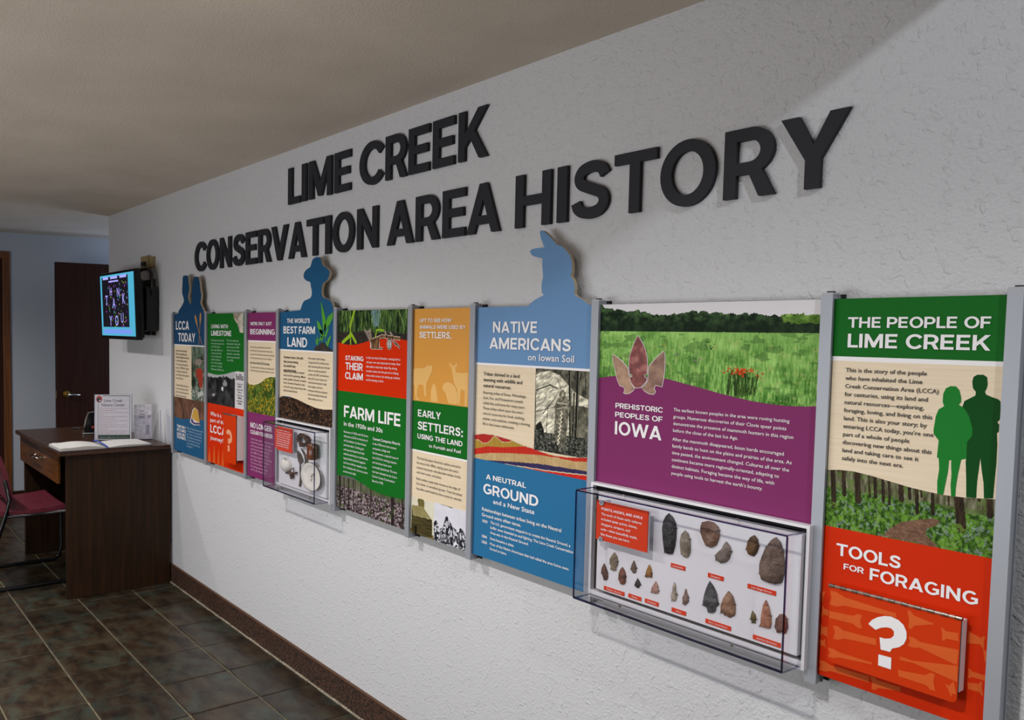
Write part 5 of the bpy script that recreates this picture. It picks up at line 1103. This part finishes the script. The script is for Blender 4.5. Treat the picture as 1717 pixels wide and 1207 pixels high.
def em(name, c, s=1.0):
    m = mat(name, (.01, .01, .01), .3, emit=(h2(c), s)); return m
sx0, sx1, sz0, sz1 = -tw / 2 + .014, tw / 2 - .020, -th_ / 2 + .022, th_ / 2 - .016
SW, SH = sx1 - sx0, sz1 - sz0
scr = tvp(MB().box(sx0, sx1, -.0012, 0, sz0, sz1), 'screen', em('screen_cyan', '4aa6c4', .9), label='lit cyan screen')
def S(u, v, y=-.0016): return (sx0 + u * SW, y, sz0 + v * SH)
def srect(u0, u1, v0, v1, name, m, y=-.0016):
    a, b = S(u0, v0, y), S(u1, v1, y); return tvp(MB().flat([[(a[0], a[2]), (b[0], a[2]), (b[0], b[2]), (a[0], b[2])]], y), name, m, scr)
def quv(px, py):
    xl = 118 + (py - 212) * .05; xr = 450 + (py - 140) * .0557; u = (px - xl) / (xr - xl)
    tp = 212 - 72 * u; bt = 850 + 8 * u; return u, (bt - py) / (bt - tp)
srect(*[quv(150, 500)[0], quv(418, 500)[0]], quv(300, 757)[1], quv(300, 196)[1], 'poster_image', em('poster_black', '14121c', .7))
srect(quv(170, 800)[0], quv(455, 800)[0], .035, .105, 'screen_caption', em('caption_lilac', '6f8fe0', .9), -.0018)
M_LIL = em('poster_lilac', '9a9ae8', 1.0)
for ch, px, py, h in (('T', 195, 470, 118), ('H', 237, 372, 92), ('A', 272, 497, 118), ('N', 312, 372, 100), ('K', 369, 440, 118), ('Y', 243, 690, 118), ('O', 305, 685, 120), ('U', 359, 655, 112)):
    u, v = quv(px, py); v_, f_ = layout(ch, 'B'); H = h / 710 * SH * 1.0; W_ = v_[:, 0].max() - v_[:, 0].min(); kx = H * .92
    c_ = S(u, v, -.0020)
    tvp(MB().add([(c_[0] + (q[0] - v_[:, 0].min() - W_ / 2) * kx, -.0020, c_[2] + (q[1] - .5) * H) for q in v_], f_), 'poster_letter', M_LIL, scr)
for a, b, py in ((150, 208, 238), (228, 300, 222), (322, 388, 202), (212, 312, 266)):
    u0, v0 = quv(a, py); u1, _ = quv(b, py); srect(u0, u1, v0 - (.022 if py != 266 else .012), v0 + (.022 if py != 266 else .012), 'poster_text_bar', M_LIL, -.0020)
rs = random.Random(3); conf = [MB() for _ in range(4)]
for i in range(95):
    px, py = rs.uniform(165, 412), rs.uniform(240, 750)
    if 600 < py < 740 and px < 210: continue
    u, v = quv(px, py); q = S(u, v, -.0019); r = rs.uniform(.004, .0072)
    conf[rs.randrange(4)].flat([[(q[0] - r, q[2]), (q[0], q[2] + r * 1.2), (q[0] + r, q[2]), (q[0], q[2] - r * 1.2)]], -.0019)
for m_, cc in zip(conf, ('8fb83a', '6a3fd0', '3aa0a8', 'b040b8')): tag(tvp(m_, 'confetti_print', em('confetti_' + cc, cc, .8), scr), kind='stuff')
def tvw(mb, name, m, **k):
    o = mb.build(name, m, tv, **k); o.data.transform(Matrix.Translation((5.02, .02, -1.42))); return o
tvw(MB().box(-5.12, -4.80, -.012, -.0005, 1.45, 1.79), 'wall_plate', M_BLACKM, bevel=.002)
tvw(MB().box(-5.04, -4.86, -.105, -.012, 1.50, 1.76), 'mount_arm', M_BLACKM, bevel=.004)
tvw(MB().box(-4.84, -4.73, -.085, -.010, 1.475, 1.74), 'media_box', M_BLACK, bevel=.006)
tvw(MB().tube([(-4.90, -.10, 1.80), (-4.86, -.07, 1.848), (-4.80, -.045, 1.852), (-4.74, -.05, 1.82), (-4.72, -.05, 1.74), (-4.75, -.05, 1.66)], .011, 8), 'power_cable', M_BLACK, smooth=True)
tvw(MB().tube([(-4.80, -.04, 1.48), (-4.77, -.05, 1.452), (-4.74, -.05, 1.47), (-4.735, -.05, 1.52)], .005, 8), 'signal_cable', M_BLACK, smooth=True)
so = MB().box(-4.985, -4.87, -.03, -.0005, 1.865, 1.935).build('outlet_box', mat('aged_ivory', '8d7a55', .6), bevel=.003); rebase(so, (-4.92, 0, 1.865)); tag(so, 'ivory electrical outlet box on the wall behind the television', 'outlet')
MB().box(-4.85, -4.80, -.02, -.0005, 1.865, 1.925).build('cover_plate', mat('aged_ivory', '8d7a55', .6), so).location = (4.92, 0, -1.865)
pg = MB().box(-4.915, -4.875, -.055, -.031, 1.872, 1.898).build('plug', M_BLACK, so, bevel=.004); pg.location = (4.92, 0, -1.865)

# ------------------------------------------------------------------ desk
DX0, DX1, DT = -5.585, -4.475, .822
desk = empty('desk', ((DX0 + DX1) / 2, -.33, 0)); tag(desk, 'dark walnut writing desk with one drawer, standing against the grey wall', 'desk')
dl_ = (-(DX0 + DX1) / 2, .33, 0)
def D(mb, name, m, parent=None, **k):
    o = mb.build(name, m, parent or desk, **k); o.location = dl_ if parent is None else (0, 0, 0); return o
D(MB().box(DX0, DX1, -.665, -.03, DT - .024, DT), 'desktop', M_WOODT, bevel=.004)
D(MB().box(-4.545, -4.513, -.612, -.02, 0, DT - .0245), 'side_panel', M_WOOD, bevel=.002)
D(MB().box(-5.588, -5.556, -.612, -.02, 0, DT - .0245), 'side_panel', M_WOOD, bevel=.002)
D(MB().box(-5.555, -4.546, -.06, -.04, .22, DT - .0245), 'modesty_panel', M_WOOD)
D(MB().box(-5.555, -4.546, -.585, -.06, .655, .664), 'drawer_shelf', M_WOOD)
dr = D(MB().box(-5.600, -4.632, -.632, -.614, .622, .785), 'drawer', M_WOODF, bevel=.003)
MB().tube([(-5.14, -.633, .718), (-5.14, -.658, .718), (-5.125, -.668, .718), (-5.015, -.668, .718), (-5.0, -.658, .718), (-5.0, -.633, .718)], .006, 8).build('drawer_handle', M_CHROME, dr, smooth=True)
for hx in (-5.14, -5.0): MB().lathe([(.011, -.637), (.011, -.6325)], (hx, 0, .718), 'y', 16).build('handle_rosette', M_CHROME, dr)

# framed sign in a clear holder
def facing(name, a, b, zb, h, lean=.0):
    """local frame: x along a->b, y towards the back, z up; origin at the middle of the foot"""
    a, b = np.array(a), np.array(b); o = (a + b) / 2; w = np.linalg.norm(b - a); ang = math.atan2(b[1] - a[1], b[0] - a[0])
    e = empty(name, (o[0], o[1], zb)); e.rotation_euler = (0, 0, ang); return e, w
sg, sw = facing('sign_holder', (-4.84, -.368), (-4.744, -.170), DT + .0012, .28)
tag(sg, 'clear acrylic holder with the Lime Creek Nature Center notice standing on the desk', 'sign')
hh = .276
RL = Matrix.Rotation(-.06, 4, 'X')
def G(mb, name, m, par, lean=RL, **k): o = mb.build(name, m, par, **k); o.data.transform(lean); return o
G(MB().box(-sw / 2, sw / 2, -.002, 0, 0, hh), 'front_sheet', M_ACR, sg)
G(MB().box(-sw / 2 - .001, -sw / 2 + .0015, -.003, .003, 0, hh), 'edge_strip', M_ACRL, sg); G(MB().box(sw / 2 - .0015, sw / 2 + .001, -.003, .003, 0, hh), 'edge_strip', M_ACRL, sg)
G(MB().box(-sw / 2, sw / 2, .0030, .0045, 0, hh), 'back_sheet', M_ACR, sg)
MB().box(-sw / 2, sw / 2, .0, .07, 0, .003).build('foot', M_ACR, sg)
pp = G(MB().box(-sw / 2 + .003, sw / 2 - .003, .0008, .0022, .004, hh - .003), 'notice_sheet', mat('paper_grey', 'dad8de', .6), sg, label='printed notice with a green band and red text')
# crop coordinates of the notice: x 585..1095, y 180..770
def nx(u): return -sw / 2 + (u - 588) / 505 * sw
def nz(v): return hh * (1 - (v - 178) / 600)
def nrect(a, b, c, d, name, m, y=.0006): return G(MB().flat([[(nx(a), nz(d)), (nx(b), nz(d)), (nx(b), nz(c)), (nx(a), nz(c))]], y), name, m, pp)
dg = mat('notice_green', '2c4a38', .6)
nrect(640, 1068, 705, 757, 'green_band', dg)
for r_ in ((636, 641, 300, 705), (1060, 1065, 200, 705), (700, 1065, 196, 203)): nrect(*r_, 'border_line', dg)
def ntext(s, u0, u1, vb, cap_, style, m, name='notice_text'):
    v_, f_ = layout(s, style); L = v_[:, 0].max(); G(MB().add([(nx(u0) + q[0] / L * (nx(u1) - nx(u0)), .0004, nz(vb) + q[1] * cap_ / 600 * hh) for q in v_], f_), name, m, pp)
gt = mat('notice_grey', '55585c', .6); rt = mat('notice_red', 'b07c7c', .6)
ntext('Lime Creek', 715, 965, 278, 34, 'BB', gt); ntext('Nature Center', 685, 1000, 334, 34, 'BB', gt); ntext('open daily for all visitors', 665, 1040, 742, 16, 'B', mat('notice_pale', 'a9b8ac', .6))
for k_, (s, u1) in enumerate((('Welcome to the Nature Center. Please sign in', 1035), ('our guest book before you', 880), ('Help yourself to a map of the trails and read', 1040), ('the exhibits', 718), ('The building is open Monday through Friday', 1030), ('and for some weekend', 870), ('Visitors are asked to stay on marked trails', 1040), ('and keep pets on a', 895), ('The grounds are open from sunrise until the', 1030), ('evening. Please call to', 1035), ('reserve a', 770), ('Thank you for coming to see us at the park', 1030), ('and enjoy your visit', 990))):
    ntext(s, 650, u1, 368 + k_ * 26.5, 13, 'B', rt)
G(MB().flat([arc(nx(655), nz(243), .0175, .0205, 0, 360, 28)[:-1]], .0004), 'round_emblem', mat('emblem_red', 'b8503e', .6), pp)
G(MB().flat([[(nx(620), nz(236)), (nx(650), nz(225)), (nx(676), nz(244)), (nx(668), nz(280)), (nx(640), nz(282))]], .0002), 'emblem_figure', mat('emblem_navy', '26303f', .6), pp)
G(MB().flat([arc(nx(665), nz(262), .006, .005, 0, 360, 12)[:-1]], .0001), 'emblem_highlight', mat('emblem_white', 'c9ccd6', .6), pp)

# leaflet holder behind it
lh, lw = facing('leaflet_holder', (-4.762, -.150), (-4.728, -.050), DT + .0012, .2)
tag(lh, 'small clear leaflet holder with a folded white brochure beside the framed sign', 'leaflet holder')
RL2 = Matrix.Rotation(-.10, 4, 'X')
G(MB().box(-lw / 2 + .002, lw / 2 - .002, .0, .004, .004, .212), 'brochure', noise_mat('brochure_paper', 'b9b6c0', 'd3d0d8', 60, .6), lh, RL2)
G(MB().box(-lw / 2, lw / 2, -.004, -.0022, .0, .15), 'front_sheet', M_ACR, lh, RL2); G(MB().box(-lw / 2, lw / 2 + .02, .006, .008, .0, .21), 'back_sheet', M_ACR, lh, RL2)
MB().box(-lw / 2, lw / 2, -.004, .06, 0, .003).build('foot', mat('holder_base', '3a4150', .4), lh)
for (u0, u1, z0_, z1_) in ((.3, .55, .168, .176), (.3, .6, .150, .158), (.25, .6, .128, .144), (.75, .9, .13, .146), (.2, .85, .098, .1), (.65, .85, .03, .09)):
    G(MB().flat([[(-lw / 2 + lw * u0, z0_), (-lw / 2 + lw * u1, z0_), (-lw / 2 + lw * u1, z1_), (-lw / 2 + lw * u0, z1_)]], -.0002), 'brochure_text', mat('brochure_ink', '9a97a6', .6), lh, RL2)
mb = MB().box(-.0015, .0015, -.06, .0, 0, .19); mb.v = [(q[0] + q[2] * .0, q[1] - .0 + q[2] * .1, q[2]) for q in mb.v]
sp = mb.build('divider_sheet', M_ACRL); sp.location = (-4.60, -.045, DT + .001); sp.rotation_euler = (0, 0, 1.2); tag(sp, 'thin clear acrylic divider leaning on the wall at the desk corner', 'divider')

# open guest book
gb = empty('guest_book', (-4.60, -.40, DT)); tag(gb, 'open guest book with white pages and a blue ribbon on the desk edge', 'book')
M_PAGE = noise_mat('book_paper', 'dcdada', 'ecebea', 90, .7)
M_PAGED = mat('page_edge', 'aeaaa6', .8)
def pages(name, ya, yb, h):
    """a page block arching from the spine at ya to the fore edge at yb"""
    n = 14; m = MB(); xs = (-.115, .115); top = []; 
    for i in range(n + 1):
        t = i / n; y = ya + (yb - ya) * t; z = .006 + h * (math.sin(min(t * 2.6 + .15, math.pi * .62)) * (1 - .42 * t) ) ; top.append((y, z))
    for (y, z), (y2, z2) in zip(top, top[1:]):
        k = len(m.v); m.add([(xs[0], y, z), (xs[1], y, z), (xs[1], y2, z2), (xs[0], y2, z2)], [(0, 1, 2, 3)], 0)
        for x in xs: m.add([(x, y, .004), (x, y, z), (x, y2, z2), (x, y2, .004)], [(0, 1, 2, 3)], 1)
    y, z = top[-1]; m.add([(xs[0], y, .004), (xs[1], y, .004), (xs[1], y, z), (xs[0], y, z)], [(0, 1, 2, 3)], 1)
    return m.build(name, [M_PAGE, M_PAGED], gb)
MB().box(-.122, .122, -.262, .262, .001, .0045).build('cover', mat('book_cover', '4a4650', .6), gb, bevel=.001)
pages('page_block', -.005, -.255, .022); pages('page_block', .005, .255, .012)
MB().tube([(-.118, .0, .020), (-.06, .002, .023), (.0, .0, .022), (.06, -.002, .020), (.118, .0, .012), (.121, .0, .006)], .0045, 6).build('ribbon', mat('blue_ribbon', '2c4fa8', .6), gb)
for k_, dy in enumerate((-.236, -.243, -.249)): MB().box(-.115, .105, dy - .006, dy + .02, .020 + k_ * .0016 - .004 * k_, .0208 + k_ * .0016 - .004 * k_).build('loose_page', M_PAGE, gb)
gb.rotation_euler = (0, 0, .03)

# black domed device behind the sign
dv = empty('desk_device', (-5.18, -.235, DT)); tag(dv, 'black glossy domed desk device with a silver base rim, half hidden by the framed sign', 'device')
m = MB(); prof = [(0, 0), (.16, 0), (.16, .03), (.135, .075), (.10, .105), (.055, .118), (.02, .112), (.005, .075), (-.005, .03)]
def pr(pts, w0, w1):
    n = len(pts); mb = MB(); tr = tessellate_polygon([[Vector((a, b, 0)) for a, b in pts]])
    mb.add([(w0, a, b) for a, b in pts], tr); mb.add([(w1, a, b) for a, b in pts], tr)
    mb.add([(w, a, b) for w in (w0, w1) for a, b in pts], [(i, (i + 1) % n, n + (i + 1) % n, n + i) for i in range(n)]); return mb
pr([(a * 1.05 - .09, b * 1.12 + .012) for a, b in prof], -.065, .065).build('body', mat('device_gloss', '08090b', .12), dv, bevel=.006)
MB().box(-.078, .078, -.105, .085, .001, .014).build('base_rim', mat('silver_rim', 'a7a9ad', .25, .9), dv, bevel=.005)
pr([(a * 1.05 - .092, b * 1.12 + .016) for a, b in prof[4:]] + [(a * 1.05 - .086, b * 1.12 + .010) for a, b in prof[4:][::-1]], .058, .067).build('chrome_arch', M_CHROME, dv)
MB().box(.066, .068, -.05, -.02, .04, .055).build('indicator', mat('dim_red', '9a3a28', .4), dv)
dv.rotation_euler = (0, 0, -.25)
cl = MB().tube([(-5.46, -.33, DT + .006), (-5.44, -.31, DT + .010), (-5.41, -.29, DT + .006)], .005, 8).build('binder_clip', M_BLACK); rebase(cl, (-5.44, -.31, DT)); tag(cl, 'tiny black clip lying near the far end of the desk', 'clip')

# ------------------------------------------------------------------ chair
ch = empty('sled_chair', (-5.09, -.72, 0)); tag(ch, 'maroon chair with a black tubular sled frame pushed under the desk', 'chair')
M_MAR = noise_mat('maroon_vinyl', '5a1c2a', '6b2434', 40, .45, bump=.15, bscale=120)
M_TUBE = mat('black_tube', '0b0c10', .3)
def CH(mb, name, m, **k): o = mb.build(name, m, ch, **k); o.location = (5.09, .72, 0); return o
def shell(ptsyz, x0, x1, th, corner, nx_=16):
    """a bent sheet: profile in y, z swept in x, thin and rounded at its free corners"""
    P = catmull(ptsyz, 5); n = len(P); m = MB(); top = []; bot = []
    for i, (y, z) in enumerate(P):
        a, b = P[max(i - 1, 0)], P[min(i + 1, n - 1)]; dy, dz = b[0] - a[0], b[1] - a[1]; L = math.hypot(dy, dz); ny, nz_ = -dz / L, dy / L
        s = sum(math.hypot(P[k + 1][0] - P[k][0], P[k + 1][1] - P[k][1]) for k in range(i)); T = sum(math.hypot(P[k + 1][0] - P[k][0], P[k + 1][1] - P[k][1]) for k in range(n - 1))
        e = min(s, T - s); sh = corner - math.sqrt(max(corner ** 2 - max(corner - e, 0) ** 2, 0)) if e < corner else 0
        for j in range(nx_ + 1):
            u = -1 + 2 * j / nx_; x = (x0 + x1) / 2 + u * ((x1 - x0) / 2 - sh * .85); dish_ = (1 - u * u) * .010
            top.append((x, y + ny * th / 2 - ny * dish_, z + nz_ * th / 2 - nz_ * dish_)); bot.append((x, y - ny * th / 2 - ny * dish_, z - nz_ * th / 2 - nz_ * dish_))
    w = nx_ + 1; q = [(i * w + j, i * w + j + 1, (i + 1) * w + j + 1, (i + 1) * w + j) for i in range(n - 1) for j in range(nx_)]
    m.add(top, q); m.add(bot, q)
    edge = [i * w for i in range(n)] + [(n - 1) * w + j for j in range(w)] + [i * w + nx_ for i in range(n - 1, -1, -1)] + [j for j in range(nx_, -1, -1)]
    k = len(top); m.add(top + bot, [(edge[i], edge[(i + 1) % len(edge)], k + edge[(i + 1) % len(edge)], k + edge[i]) for i in range(len(edge))])
    return m
CH(shell([(-.95, .455), (-.88, .438), (-.75, .434), (-.62, .440), (-.53, .447), (-.50, .432)], -5.335, -4.845, .026, .05), 'seat', M_MAR, smooth=True)
CH(shell([(-.835, .495), (-.845, .56), (-.865, .66), (-.90, .76), (-.94, .83)], -5.335, -4.845, .026, .07), 'backrest', M_MAR, smooth=True)
for x in (-4.825, -5.315):
    xi = x + (.0)
    CH(MB().tube([(xi, -.50, .425), (xi, -.455, .40), (xi, -.445, .34), (xi, -.447, .10), (xi, -.455, .03), (xi, -.49, .0125), (xi, -.60, .0125), (xi, -.93, .0125), (xi, -.985, .02), (xi, -.995, .06), (xi, -.93, .25), (xi, -.865, .44), (xi, -.85, .52), (xi, -.872, .63)], .0115, 10), 'sled_frame', M_TUBE, smooth=True)
    CH(MB().tube([(xi, -.50, .425), (xi, -.70, .42), (xi, -.868, .425)], .010, 8), 'seat_rail', M_TUBE, smooth=True)
for y, z in ((-.52, .418), (-.86, .43)): CH(MB().tube([(-5.315, y, z), (-4.825, y, z)], .009, 8), 'cross_tube', M_TUBE, smooth=True)
